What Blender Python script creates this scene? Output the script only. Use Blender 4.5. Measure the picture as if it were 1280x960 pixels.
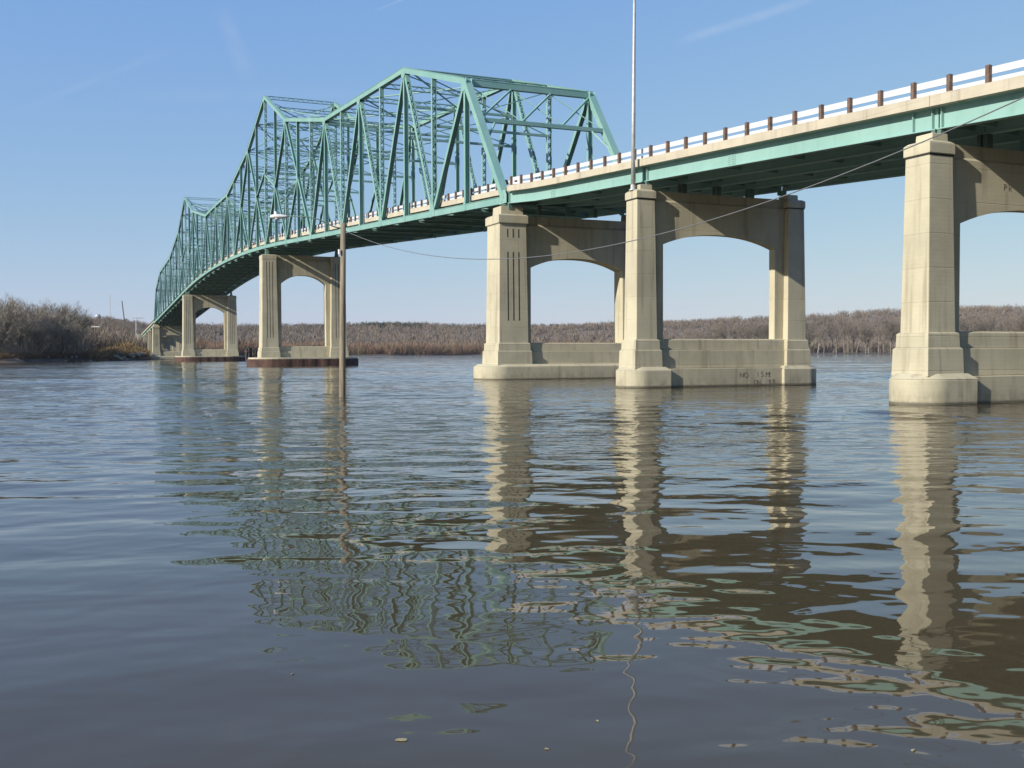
import bpy, math, random
from math import sin, cos, tan, pi, radians, atan, sqrt
from mathutils import Vector, Matrix, noise

for o in list(bpy.data.objects):
    bpy.data.objects.remove(o)
scene = bpy.context.scene
COL = scene.collection

# ------------------------------------------------------------------ camera
F, CX, CY = 1300.0, 640.0, 480.0          # focal length and centre in photo pixels
CAM_H = 1.93
PITCH = atan((CY - 440.4) / F)
ROLL = 0.0036
cam_d = bpy.data.cameras.new('camera')
cam = bpy.data.objects.new('camera', cam_d)
COL.objects.link(cam)
cam_d.sensor_width = 36.0
cam_d.lens = 36.0 * F / 1280.0
cam_d.clip_start = 0.1
cam_d.clip_end = 30000
cam.matrix_world = Matrix.Translation((0, 0, CAM_H)) @ Matrix.Rotation(pi / 2 - PITCH, 4, 'X') @ Matrix.Rotation(-ROLL, 4, 'Z')
scene.camera = cam

# ------------------------------------------------------------------ light
TH = 0.411926                              # bridge axis, measured from the view direction
U = Vector((-sin(TH), cos(TH), 0))         # along the bridge, away from the camera
V = Vector((cos(TH), sin(TH), 0))          # across the bridge
ORG = Vector((-0.467, 73.862, 0))          # near truss line at the first truss pier
SUN_EL = radians(27)
hd = (-V * 0.975 - U * 0.21).normalized()
TO_SUN = Vector((hd.x * cos(SUN_EL), hd.y * cos(SUN_EL), sin(SUN_EL)))
sun_d = bpy.data.lights.new('sun', 'SUN')
sun_d.energy = 5.0
sun_d.angle = radians(0.53)
sun_d.color = (1.0, 0.95, 0.86)
sun = bpy.data.objects.new('sun', sun_d)
COL.objects.link(sun)
sun.rotation_euler = (-TO_SUN).to_track_quat('-Z', 'Y').to_euler()
sun.location = (0, 0, 60)

world = bpy.data.worlds.new('World')
scene.world = world
world.use_nodes = True
wn, wl = world.node_tree.nodes, world.node_tree.links
wn.clear()
w_out = wn.new('ShaderNodeOutputWorld')
w_bg = wn.new('ShaderNodeBackground')
w_bg.inputs['Strength'].default_value = 0.105
sky = wn.new('ShaderNodeTexSky')
sky.sky_type = 'NISHITA'
sky.sun_disc = False
sky.sun_elevation = SUN_EL
sky.sun_rotation = math.atan2(hd.x, hd.y)
sky.altitude = 100
sky.air_density = 1.0
sky.dust_density = 0.3
sky.ozone_density = 4.5


class NT:
    """tiny helper for building node trees"""
    def __init__(self, tree):
        self.t = tree

    def n(self, kind, **kw):
        nd = self.t.nodes.new(kind)
        for k, v in kw.items():
            setattr(nd, k, v)
        return nd

    def link(self, a, b):
        self.t.links.new(a, b)

    def val(self, sock, v):
        if isinstance(v, bpy.types.NodeSocket):
            self.t.links.new(v, sock)
        elif v is not None:
            sock.default_value = v

    def math(self, op, a, b=None, c=None, clamp=False):
        nd = self.n('ShaderNodeMath', operation=op)
        nd.use_clamp = clamp
        for i, v in enumerate((a, b, c)):
            self.val(nd.inputs[i], v)
        return nd.outputs[0]

    def vec(self, op, a, b=None):
        nd = self.n('ShaderNodeVectorMath', operation=op)
        self.val(nd.inputs[0], a)
        if b is not None:
            self.val(nd.inputs[1], b)
        return nd.outputs['Value'] if op in ('DOT_PRODUCT', 'LENGTH') else nd.outputs[0]

    def noise(self, vec, scale, detail=4, rough=0.55, dist=0.0):
        nd = self.n('ShaderNodeTexNoise')
        self.val(nd.inputs['Vector'], vec)
        nd.inputs['Scale'].default_value = scale
        nd.inputs['Detail'].default_value = detail
        nd.inputs['Roughness'].default_value = rough
        nd.inputs['Distortion'].default_value = dist
        return nd.outputs['Fac']

    def mapping(self, vec, scale=(1, 1, 1), rot=(0, 0, 0)):
        nd = self.n('ShaderNodeMapping')
        self.link(vec, nd.inputs['Vector'])
        nd.inputs['Scale'].default_value = scale
        nd.inputs['Rotation'].default_value = rot
        return nd.outputs[0]

    def range(self, v, a, b, lo=0.0, hi=1.0, smooth=True):
        nd = self.n('ShaderNodeMapRange')
        if smooth:
            nd.interpolation_type = 'SMOOTHSTEP'
        self.val(nd.inputs['Value'], v)
        for k, x in (('From Min', a), ('From Max', b), ('To Min', lo), ('To Max', hi)):
            nd.inputs[k].default_value = x
        return nd.outputs[0]

    def mix(self, fac, a, b):
        nd = self.n('ShaderNodeMix', data_type='RGBA')
        self.val(nd.inputs[0], fac)
        for sock, v in ((nd.inputs[6], a), (nd.inputs[7], b)):
            if isinstance(v, tuple):
                sock.default_value = (*v, 1) if len(v) == 3 else v
            else:
                self.link(v, sock)
        return nd.outputs[2]

    def bump(self, height, strength=1.0, distance=0.02, normal=None):
        nd = self.n('ShaderNodeBump')
        nd.inputs['Strength'].default_value = strength
        nd.inputs['Distance'].default_value = distance
        self.link(height, nd.inputs['Height'])
        if normal is not None:
            self.link(normal, nd.inputs['Normal'])
        return nd.outputs[0]


# sky: clear blue with a few faint, dispersed contrails high up (laid out by sky direction)
W = NT(world.node_tree)
tc = W.n('ShaderNodeTexCoord')
sepd = W.n('ShaderNodeSeparateXYZ')
W.link(tc.outputs['Generated'], sepd.inputs[0])
dy = W.math('MAXIMUM', sepd.outputs[1], 0.05)
px = W.math('DIVIDE', sepd.outputs[0], dy)
pz = W.math('DIVIDE', sepd.outputs[2], dy)
comb = W.n('ShaderNodeCombineXYZ')
W.link(px, comb.inputs[0]); W.link(pz, comb.inputs[1])
wnoise = W.noise(comb.outputs[0], 9.0, 5, 0.6)
wn2 = W.noise(comb.outputs[0], 28.0, 3, 0.6)
fac = None
for (x0, y0, x1, y1, wdt, amt) in ((278, 8, 318, 108, 16, .10), (830, 62, 1055, -8, 9, .16), (466, 20, 525, -4, 2.0, .22),
                                   (20, 142, 250, 52, 7, .05), (100, 120, 640, 118, 14, .03)):
    a = Vector(((x0 - 640) / F, (440.4 - y0) / F)); b = Vector(((x1 - 640) / F, (440.4 - y1) / F))
    L = (b - a).length; d = (b - a) / L
    ox = W.math('SUBTRACT', px, a.x); oz = W.math('SUBTRACT', pz, a.y)
    al = W.math('ADD', W.math('MULTIPLY', ox, d.x), W.math('MULTIPLY', oz, d.y))
    ac = W.math('ADD', W.math('MULTIPLY', ox, -d.y), W.math('MULTIPLY', oz, d.x))
    ac = W.math('ADD', ac, W.math('MULTIPLY', W.math('SUBTRACT', wnoise, .5), .8 * wdt / F))
    side = W.range(W.math('ABSOLUTE', ac), 0, wdt / F, 1, 0)
    e0 = W.range(al, 0, L * .25); e1 = W.range(al, L * .6, L, 1, 0)
    m = W.math('MULTIPLY', W.math('MULTIPLY', side, e0), e1)
    m = W.math('MULTIPLY', m, W.math('MULTIPLY', W.range(wn2, .3, .7, .4, 1), amt))
    fac = m if fac is None else W.math('ADD', fac, m)
# a curve on each colour channel evens the sky out: paler blue overhead, less glare at the horizon than the bare model gives
ssep = W.n('ShaderNodeSeparateColor'); W.link(sky.outputs[0], ssep.inputs[0])
scmb = W.n('ShaderNodeCombineColor')
for k, (gain, gam) in enumerate(((1.348, .68), (1.888, .49), (4.68, .06))):
    W.link(W.math('MULTIPLY', W.math('POWER', ssep.outputs[k], gam), gain), scmb.inputs[k])
skyc = W.mix(fac, scmb.outputs[0], (5.6, 5.9, 6.2))
W.link(skyc, w_bg.inputs['Color'])
W.link(w_bg.outputs[0], w_out.inputs['Surface'])

scene.view_settings.view_transform = 'Standard'
scene.view_settings.look = 'None'
scene.view_settings.exposure = 0.45
scene.view_settings.gamma = 1.0
scene.view_settings.use_curve_mapping = False
scene.render.engine = 'CYCLES'
scene.cycles.max_bounces = 6
scene.cycles.volume_bounces = 0


# ------------------------------------------------------------------ mesh helpers
def tag(o, label=None, cat=None, group=None, kind=None):
    if label: o['label'] = label
    if cat: o['category'] = cat
    if group: o['group'] = group
    if kind: o['kind'] = kind
    return o


def empty(name, loc, rz=0.0):
    o = bpy.data.objects.new(name, None)
    o.empty_display_size = 0.5
    COL.objects.link(o)
    o.location = loc
    o.rotation_euler = (0, 0, rz)
    return o


def link(name, mesh, parent=None, loc=None, rz=None):
    o = bpy.data.objects.new(name, mesh)
    COL.objects.link(o)
    if parent is not None:
        o.parent = parent
    if loc is not None:
        o.location = loc
    if rz is not None:
        o.rotation_euler = (0, 0, rz)
    return o


class MB:
    def __init__(self):
        self.v, self.f = [], []

    def add(self, vs, fs):
        b = len(self.v)
        self.v += [tuple(p) for p in vs]
        self.f += [tuple(i + b for i in q) for q in fs]
        return self

    def box(self, x0, x1, y0, y1, z0, z1):
        vs = [(x, y, z) for z in (z0, z1) for (x, y) in ((x0, y0), (x1, y0), (x1, y1), (x0, y1))]
        return self.add(vs, [(3, 2, 1, 0), (4, 5, 6, 7), (0, 1, 5, 4), (1, 2, 6, 5), (2, 3, 7, 6), (3, 0, 4, 7)])

    def frustum(self, c0, w0, d0, z0, c1, w1, d1, z1):
        vs = []
        for (c, w, d, z) in ((c0, w0, d0, z0), (c1, w1, d1, z1)):
            vs += [(c[0] - w / 2, c[1] - d / 2, z), (c[0] + w / 2, c[1] - d / 2, z), (c[0] + w / 2, c[1] + d / 2, z), (c[0] - w / 2, c[1] + d / 2, z)]
        return self.add(vs, [(3, 2, 1, 0), (4, 5, 6, 7), (0, 1, 5, 4), (1, 2, 6, 5), (2, 3, 7, 6), (3, 0, 4, 7)])

    def beam(self, a, b, w, h, up=(0, 0, 1), off=(0, 0)):
        """rectangular bar a->b; w across, h along 'up'"""
        a, b = Vector(a), Vector(b)
        d = (b - a).normalized()
        up = Vector(up)
        x = d.cross(up)
        if x.length < 1e-4:
            x = d.cross(Vector((1, 0, 0)))
        x.normalize()
        y = x.cross(d).normalized()
        a = a + x * off[0] + y * off[1]; b = b + x * off[0] + y * off[1]
        vs = []
        for p in (a, b):
            for (i, j) in ((-1, -1), (1, -1), (1, 1), (-1, 1)):
                vs.append(p + x * (i * w / 2) + y * (j * h / 2))
        return self.add(vs, [(3, 2, 1, 0), (4, 5, 6, 7), (0, 1, 5, 4), (1, 2, 6, 5), (2, 3, 7, 6), (3, 0, 4, 7)])

    def tube(self, pts, rad, n=8, cap=True):
        pts = [Vector(p) for p in pts]
        rings = []
        prev = None
        for i, p in enumerate(pts):
            d = (pts[min(i + 1, len(pts) - 1)] - pts[max(i - 1, 0)]).normalized()
            if prev is None:
                x = d.orthogonal().normalized()
            else:
                x = (prev - d * prev.dot(d)).normalized()
            prev = x
            y = d.cross(x)
            r = rad[i] if isinstance(rad, (list, tuple)) else rad
            rings.append([p + (x * cos(2 * pi * k / n) + y * sin(2 * pi * k / n)) * r for k in range(n)])
        vs = [q for r in rings for q in r]
        fs = []
        for i in range(len(pts) - 1):
            for k in range(n):
                a, b = i * n + k, i * n + (k + 1) % n
                fs.append((a, b, b + n, a + n))
        if cap:
            fs.append(tuple(range(n - 1, -1, -1)))
            fs.append(tuple((len(pts) - 1) * n + k for k in range(n)))
        return self.add(vs, fs)

    def prism_z(self, poly, z0, z1, inset=0.0):
        """extrude a counter-clockwise xy polygon; optional shrink of the top about its centre"""
        n = len(poly)
        vs = [(x, y, z0) for x, y in poly] + [(x, y, z1) for x, y in poly]
        fs = [tuple(range(n - 1, -1, -1)), tuple(range(n, 2 * n))]
        fs += [(i, (i + 1) % n, n + (i + 1) % n, n + i) for i in range(n)]
        return self.add(vs, fs)

    def sweep(self, path, prof):
        """sweep a closed profile of (x offset, z offset) along a list of points running along y (ends capped)"""
        n = len(prof)
        vs = [(p[0] + a, p[1], p[2] + b) for p in path for a, b in prof]
        fs = []
        for i in range(len(path) - 1):
            for k in range(n):
                a, b = i * n + k, i * n + (k + 1) % n
                fs.append((a, b, b + n, a + n))
        fs.append(tuple(range(n - 1, -1, -1)))
        fs.append(tuple((len(path) - 1) * n + k for k in range(n)))
        return self.add(vs, fs)

    def mesh(self, name, mat, smooth=False):
        m = bpy.data.meshes.new(name)
        m.from_pydata(self.v, [], self.f)
        m.materials.append(mat)
        if smooth:
            m.polygons.foreach_set('use_smooth', [True] * len(m.polygons))
        m.update()
        return m

    def build(self, name, mat, parent=None, smooth=False, bevel=0.0, fix=False):
        m = self.mesh(name, mat, smooth)
        if fix:
            import bmesh
            bm = bmesh.new(); bm.from_mesh(m)
            bmesh.ops.recalc_face_normals(bm, faces=bm.faces)
            bm.to_mesh(m); bm.free()
        o = link(name, m, parent)
        if bevel:
            b = o.modifiers.new('bevel', 'BEVEL')
            b.width = bevel; b.segments = 2; b.limit_method = 'ANGLE'; b.angle_limit = radians(40)
        return o


# ------------------------------------------------------------------ materials
def new_mat(name):
    m = bpy.data.materials.new(name)
    m.use_nodes = True
    t = m.node_tree
    b = t.nodes['Principled BSDF']
    return m, NT(t), b


def mat_concrete(name, base, dark, stain=1.0):
    m, N, b = new_mat(name)
    geo = N.n('ShaderNodeNewGeometry')
    P = geo.outputs['Position']
    big = N.noise(P, 0.55, 5, 0.6)
    fine = N.noise(P, 9.0, 5, 0.65)
    streak = N.noise(N.mapping(P, (2.6, 2.6, 0.16)), 1.0, 5, 0.6)
    sep = N.n('ShaderNodeSeparateXYZ'); N.link(P, sep.inputs[0])
    z = sep.outputs[2]
    # pour lifts: faint horizontal construction joints and board lines
    zj = N.math('ADD', z, N.math('MULTIPLY', N.math('SUBTRACT', big, .5), .05))
    lift = N.math('PINGPONG', zj, 0.61)
    joint = N.range(lift, 0.0, 0.022, 1, 0)
    board = N.math('PINGPONG', zj, 0.076)
    bl = N.range(board, 0.0, 0.012, 1, 0)
    cell = N.n('ShaderNodeTexWhiteNoise', noise_dimensions='1D')
    N.link(N.math('FLOOR', N.math('DIVIDE', zj, 1.22)), cell.inputs['W'])
    col = N.mix(N.range(big, .3, .72), base, tuple(c * .80 for c in base))
    col = N.mix(N.math('MULTIPLY', cell.outputs[0], .22), col, tuple(c * 1.12 for c in base))
    col = N.mix(N.math('MULTIPLY', N.range(streak, .50, .74), .75 * stain), col, dark)
    col = N.mix(N.math('MULTIPLY', N.range(fine, .55, .78), .35), col, tuple(c * .6 for c in base))
    col = N.mix(N.math('MULTIPLY', joint, N.range(big, .42, .62, .02, .22)), col, tuple(c * .5 for c in dark))
    col = N.mix(N.math('MULTIPLY', bl, .08), col, dark)
    # damp, silty band left by the river just above the water
    wet = N.math('ADD', z, N.math('MULTIPLY', N.math('SUBTRACT', fine, .5), .10))
    col = N.mix(N.math('MULTIPLY', N.range(wet, 0.06, 0.17, 1, 0), .85), col, (.055, .047, .035))
    # ragged tide marks and silt film left by earlier floods
    tide = N.math('ADD', z, N.math('MULTIPLY', N.math('SUBTRACT', N.noise(P, 1.6, 6, .7), .5), .75))
    film = N.math('MULTIPLY', N.range(tide, .15, .75, 1, 0), N.range(N.noise(N.mapping(P, (1.2, 1.2, .5)), 2.2, 5, .65), .35, .65))
    col = N.mix(N.math('MULTIPLY', film, .45), col, (.16, .135, .085))
    # rusty and sooty runs, rare and narrow
    run = N.noise(N.mapping(P, (5.5, 5.5, .22)), 1.0, 4, .6)
    col = N.mix(N.math('MULTIPLY', N.range(run, .66, .76), N.math('MULTIPLY', N.range(big, .45, .6), .55)), col, (.13, .085, .05))
    N.link(col, b.inputs['Base Color'])
    b.inputs['Roughness'].default_value = 0.88
    hgt = N.math('ADD', N.math('MULTIPLY', fine, .5), N.math('MULTIPLY', joint, -.8))
    hgt = N.math('ADD', hgt, N.math('MULTIPLY', bl, -.25))
    N.link(N.bump(hgt, 0.6, 0.012), b.inputs['Normal'])
    return m


def mat_paint(name, base, faded, rust=(.16, .075, .035), rough=0.55, rust_amt=.5):
    m, N, b = new_mat(name)
    geo = N.n('ShaderNodeNewGeometry')
    P = geo.outputs['Position']
    big = N.noise(P, 0.35, 4, 0.6)
    med = N.noise(P, 2.2, 6, 0.7)
    streak = N.noise(N.mapping(P, (3.0, 3.0, .35)), 1.0, 5, 0.6)
    col = N.mix(N.range(big, .35, .68), base, faded)
    col = N.mix(N.math('MULTIPLY', N.range(streak, .52, .75), .30), col, tuple(c * .62 for c in base))
    col = N.mix(N.math('MULTIPLY', N.range(med, .66, .75), rust_amt), col, rust)
    N.link(col, b.inputs['Base Color'])
    N.link(N.range(med, .3, .7, rough - .1, rough + .2), b.inputs['Roughness'])
    N.link(N.bump(med, 0.25, 0.01), b.inputs['Normal'])
    return m


def mat_plain(name, base, rough=0.7, var=.25, scale=3.0, metal=0.0, stretch=(1, 1, 1), island=0.0, bump=.3):
    m, N, b = new_mat(name)
    geo = N.n('ShaderNodeNewGeometry')
    P = N.mapping(geo.outputs['Position'], stretch)
    nz = N.noise(P, scale, 5, 0.6)
    f2 = N.range(nz, .3, .7)
    if island:
        f2 = N.math('ADD', N.math('MULTIPLY', f2, 1 - island), N.math('MULTIPLY', geo.outputs['Random Per Island'], island))
    col = N.mix(f2, tuple(c * (1 - var) for c in base), tuple(min(1, c * (1 + var)) for c in base))
    N.link(col, b.inputs['Base Color'])
    b.inputs['Roughness'].default_value = rough
    b.inputs['Metallic'].default_value = metal
    if bump:
        N.link(N.bump(nz, bump, 0.02), b.inputs['Normal'])
    return m


def mat_woods(name, c1, c2, c3, scale=.02, rough=.95):
    """bare winter wood: hue varies in drifts from tree to tree and from twig to twig"""
    m, N, b = new_mat(name)
    geo = N.n('ShaderNodeNewGeometry')
    P = geo.outputs['Position']
    a = N.noise(P, scale, 3, .6)
    c = N.noise(P, scale * 5, 3, .6)
    col = N.mix(N.range(a, .38, .62), c1, c2)
    col = N.mix(N.range(c, .45, .7), col, c3)
    isl = geo.outputs['Random Per Island']
    col = N.mix(N.math('MULTIPLY', isl, .55), col, tuple(x * .45 for x in c1))
    N.link(col, b.inputs['Base Color'])
    b.inputs['Roughness'].default_value = rough
    b.inputs['Specular IOR Level'].default_value = .1
    return m


CONC = mat_concrete('concrete', (.45, .405, .285), (.20, .165, .11), .8)
CONC2 = mat_concrete('kerb_concrete', (.455, .40, .30), (.22, .185, .135), .7)
TEAL = mat_paint('teal_paint', (.155, .298, .260), (.195, .335, .292))
GIRD = mat_paint('girder_paint', (.20, .345, .305), (.225, .375, .335), rust_amt=.35)
RAILM = mat_plain('galvanised_rail', (.50, .51, .52), .45, .07, 1.2, 0.0)
POSTM = mat_plain('weathered_post', (.125, .080, .058), .85, .3, 6.0)
STEEL = mat_plain('grey_steel', (.40, .40, .39), .5, .15, 4.0, .3)
DARK = mat_plain('black_parts_and_shade', (.018, .018, .018), .7, .2, 5.0)  # near-black for piles, posts and crane, and the shade painted below pier caps
RUST = mat_plain('rusty_sheet_pile', (.070, .036, .026), .9, .45, 1.1, 0, (1, 1, .4))
TIMB = mat_plain('pole_timber', (.205, .165, .11), .9, .3, 3.0, 0, (4, 4, .35))
ASPH = mat_plain('asphalt', (.05, .05, .052), .9, .25, 8.0)
BEAR = mat_paint('bearing_steel', (.10, .22, .18), (.07, .10, .085), rust_amt=.8)
GRAF = mat_plain('graffiti_paint', (.13, .115, .09), .8, .3, 12.0)
WHITE = mat_plain('white_paint', (.75, .75, .74), .5, .06, 2.0)
LAMPW = mat_plain('lamp_housing', (.62, .61, .57), .45, .1, 6.0)
ROCK = mat_plain('riprap_stone', (.20, .175, .145), .95, .45, 1.5, 0, (1, 1, 1), .6)
BARK = mat_woods('bark', (.19, .165, .135), (.23, .20, .165), (.30, .27, .225), .05)
TWIG = mat_woods('winter_twigs', (.20, .168, .132), (.22, .178, .135), (.185, .162, .12), .03)
TWIG_L = mat_woods('left_bank_twigs', (.29, .25, .20), (.31, .265, .205), (.26, .23, .17), .06)
THICK = mat_woods('willow_thicket', (.265, .165, .108), (.24, .165, .115), (.20, .165, .105), .012)
HILLW = mat_woods('hill_woods', (.20, .160, .122), (.235, .185, .14), (.17, .148, .118), .006)
GRASS = mat_plain('dry_grass', (.20, .135, .06), .95, .5, .6, 0, (1, 1, 1), .6, 0)
EVERG = mat_woods('evergreen', (.035, .05, .035), (.045, .055, .04), (.03, .045, .03), .02)


def mat_ground():
    m, N, b = new_mat('ground_soil')
    geo = N.n('ShaderNodeNewGeometry')
    P = geo.outputs['Position']
    a = N.noise(P, .02, 5, .6); c = N.noise(P, .5, 5, .6)
    col = N.mix(N.range(a, .35, .65), (.13, .095, .068), (.17, .125, .085))
    col = N.mix(N.math('MULTIPLY', N.range(c, .4, .7), .5), col, (.09, .075, .05))
    sep = N.n('ShaderNodeSeparateXYZ'); N.link(P, sep.inputs[0])
    col = N.mix(N.range(sep.outputs[2], .1, .9, 1, 0), col, (.060, .046, .036))
    N.link(col, b.inputs['Base Color'])
    b.inputs['Roughness'].default_value = .95
    N.link(N.bump(c, .5, .3), b.inputs['Normal'])
    return m


def mat_water():
    m, N, b = new_mat('river_water')
    geo = N.n('ShaderNodeNewGeometry')
    P = geo.outputs['Position']
    b.inputs['Base Color'].default_value = (.060, .046, .024, 1)
    b.inputs['Roughness'].default_value = .02
    b.inputs['IOR'].default_value = 1.333
    # patches of wind and current: where ripples are lively and where the river lies smooth
    sep = N.n('ShaderNodeSeparateXYZ'); N.link(P, sep.inputs[0])
    patch = N.noise(N.mapping(P, (.6, 1, 1)), .055, 3, .55, .4)
    wind = N.range(patch, .38, .62)
    open_w = N.range(sep.outputs[1], 10, 26)              # sheltered near the bank, livelier out in the stream
    far = N.range(sep.outputs[1], 22, 60, 1.0, 1.3)
    rip = N.math('ADD', .03, N.math('MULTIPLY', far, N.math('MULTIPLY', open_w, N.math('ADD', .40, N.math('MULTIPLY', wind, .95)))))
    swell = N.noise(N.mapping(P, (.42, 1.0, 1), (0, 0, radians(8))), .42, 2, .45, .3)
    cross = N.noise(N.mapping(P, (.75, 1.0, 1), (0, 0, radians(-24))), 1.35, 2, .5, .2)
    chop = N.noise(N.mapping(P, (.50, 1.0, 1), (0, 0, radians(5))), 2.6, 2, .5)
    ripple = N.noise(N.mapping(P, (.55, 1.0, 1), (0, 0, radians(-6))), 6.5, 2, .55)
    streak = N.noise(N.mapping(P, (.28, 1.0, 1), (0, 0, radians(3))), .75, 2, .5, .3)
    h = N.math('MULTIPLY', swell, N.math('ADD', .062, N.math('MULTIPLY', rip, -.012)))
    h = N.math('ADD', h, N.math('MULTIPLY', streak, N.math('MULTIPLY', rip, .006)))
    h = N.math('ADD', h, N.math('MULTIPLY', cross, N.math('ADD', .019, N.math('MULTIPLY', rip, .014))))
    h = N.math('ADD', h, N.math('MULTIPLY', chop, N.math('MULTIPLY', rip, .030)))
    h = N.math('ADD', h, N.math('MULTIPLY', ripple, N.math('MULTIPLY', rip, .011)))
    N.link(N.bump(h, 1.0, 1.0), b.inputs['Normal'])
    return m


GROUND = mat_ground()
WATER = mat_water()


# ------------------------------------------------------------------ terrain and water
def interp(tab, x):
    if x <= tab[0][0]: return tab[0][1]
    for (a, va), (b, vb) in zip(tab, tab[1:]):
        if x <= b:
            k = (x - a) / (b - a)
            k = k * k * (3 - 2 * k)
            return va + (vb - va) * k
    return tab[-1][1]


# shoreline distance and ridge height by azimuth (degrees right of the view direction)
def az(px_): return math.degrees(atan((px_ - 640) / F))


SHORE = [(-89, 120), (-70, 190), (-45, 235), (az(0), 262), (az(100), 285), (az(175), 325), (az(205), 420), (az(300), 640), (az(440), 740),
         (az(700), 790), (az(1070), 790), (az(1280), 760), (45, 620), (70, 420), (89, 300)]
RIDGE = [(-89, 30), (-45, 38), (az(0), 42), (az(110), 43), (az(150), 47), (az(200), 42), (az(300), 42), (az(440), 41), (az(610), 40), (az(700), 41),
         (az(835), 43), (az(1000), 46), (az(1130), 50), (az(1280), 52), (45, 55), (89, 45)]


def shore_d(a):
    return interp(SHORE, a) if abs(a) < 89 else 100.0


def ground_z(x, y):
    r = sqrt(x * x + y * y)
    a = math.degrees(math.atan2(x, y))
    nz = noise.noise(Vector((x * .03, y * .03, 1.7)))
    n2 = noise.noise(Vector((x * .004, y * .004, 4.1)))
    if y < 1.0 or abs(a) > 88:
        near = -1.2 - y + .5 * nz
        zb = max(-2.5, min(near * .45, 1.2 + .3 * nz + max(0, near - 8) * .03))
        if abs(a) > 88 and r > 100:
            zb = max(zb, 1.2 + nz)
        return zb
    d = r - shore_d(a) - 6 * nz
    near = max(-2.5, -.3 - y * .35)
    if d < 0:
        return max(-2.5, d * .12, near)
    z = min(d * .30, .75 + d * .01, 1.3) + .2 * nz * min(1, d / 4)
    rid = interp(RIDGE, a) * 1500 / 1300 * 1.0
    k = min(1, max(0, (r - 850) / 650)); k = k * k * (3 - 2 * k)
    z += (rid - 11 + n2 * 9) * k
    if r > 1700: z -= (r - 1700) * .006
    if a < az(215):      # the left bank rises sooner behind its trees
        k2 = min(1, max(0, (r - shore_d(a) - 40) / 500)) * min(1, (az(215) - a) / 3)
        z = max(z, 1.0 + 22 * k2 * (1 + n2 * .3))
    return z


mb = MB()
angs = []
a = -180.0
while a < 180 - 1e-6:
    angs.append(a)
    a += .5 if -40 <= a < 40 else 4
radii = [0.3, 1.5, 3, 5, 8, 13, 20, 35, 60, 100, 150, 190, 220, 240, 255, 265, 275, 285, 295, 305, 315, 325, 340, 360, 390, 420, 460, 500, 540, 580, 620, 640, 660, 680, 700, 715,
         730, 745, 760, 780, 820, 870, 930, 1000, 1080, 1170, 1260, 1350, 1430, 1500, 1600, 1800, 2300, 3000]
na = len(angs)
vs = []
for r in radii:
    for a in angs:
        x, y = r * sin(radians(a)), r * cos(radians(a))
        vs.append((x, y, ground_z(x, y)))
fs = []
for i in range(len(radii) - 1):
    for k in range(na):
        k2 = (k + 1) % na
        fs.append((i * na + k, (i + 1) * na + k, (i + 1) * na + k2, i * na + k2))
fs.append(tuple(range(na)))
mb.add(vs, fs)
tag(mb.build('terrain', GROUND, None, smooth=True), kind='structure')

# river surface: one sheet of real wavelets, tessellated more finely towards the near bank
import numpy as np


def river_sheet():
    rng = np.random.default_rng(7)
    rad = [.4, 1.5, 3, 4.5]
    d = 6.0
    while d < 430:
        rad.append(d); d += .10 + d * .0022
    n_fine = len(rad)
    rad += [450, 500, 560, 640, 740, 860, 1000, 1250]
    rad = np.array(rad)
    ang = np.concatenate([np.arange(-180, -34, 6.0), np.arange(-34, 34, .115), np.arange(34, 180, 6.0)])
    A = np.radians(ang)[None, :]; Rr = rad[:, None]
    X = Rr * np.sin(A); Y = Rr * np.cos(A)
    step = np.maximum(.10 + Rr * .0022, Rr * math.radians(.115) * .6)
    patch = np.zeros_like(X)
    for _ in range(9):
        lam = 10 ** rng.uniform(1.25, 2.0); th = rng.uniform(-.5, .5) + pi / 2
        patch += np.sin((X * cos(th) * .6 + Y * sin(th)) * 2 * pi / lam + rng.uniform(0, 6.28))
    patch = np.clip(.80 + .16 * patch, .35, 1.35)
    fade = np.clip((Rr - 6.5) / 15, 0, 1) ** 1.3 * np.clip((430 - Rr) / 120, 0, 1) * np.clip((34 - np.abs(ang)[None, :]) / 3, 0, 1)
    Z = np.zeros_like(X)
    n = 56
    for i in range(n):
        u_ = i / (n - 1)
        lam = .32 * (3.2 / .32) ** u_ * rng.uniform(.9, 1.1)
        th = pi / 2 + .06 + rng.normal(0, .34 + .10 * u_)
        slope = .080 * math.sqrt(2.0 / n) * (1.5 - .95 * u_)
        ok = np.clip(lam / (3.0 * step) - .6, 0, 1)
        Z += ok * (slope * lam / (2 * pi)) * np.sin((X * cos(th) + Y * sin(th)) * 2 * pi / lam + rng.uniform(0, 6.28))
    Z *= fade * patch
    nr, nc = X.shape
    co = np.stack([X, Y, Z], -1).reshape(-1, 3).astype(np.float32)
    i, j = np.meshgrid(np.arange(nr - 1), np.arange(nc), indexing='ij')
    j2 = (j + 1) % nc
    q = np.stack([i * nc + j, i * nc + j2, (i + 1) * nc + j2, (i + 1) * nc + j], -1).reshape(-1, 4)[:, ::-1]
    me = bpy.data.meshes.new('river_water')
    me.vertices.add(len(co)); me.vertices.foreach_set('co', co.ravel())
    me.loops.add(q.size); me.loops.foreach_set('vertex_index', q.ravel().astype(np.int32))
    me.polygons.add(len(q)); me.polygons.foreach_set('loop_start', np.arange(0, q.size, 4, dtype=np.int32))
    me.polygons.foreach_set('loop_total', np.full(len(q), 4, dtype=np.int32))
    me.polygons.foreach_set('use_smooth', np.ones(len(q), dtype=bool))
    me.materials.append(WATER)
    me.update(calc_edges=True)
    return link('river_water', me)


tag(river_sheet(), kind='structure')

# ------------------------------------------------------------------ bridge geometry
PN = 7.62                                   # truss panel length
TN, TF = 0.10, 10.80                        # truss planes, across
E0, E1 = 0.42, 10.48                        # deck edges, across


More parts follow.
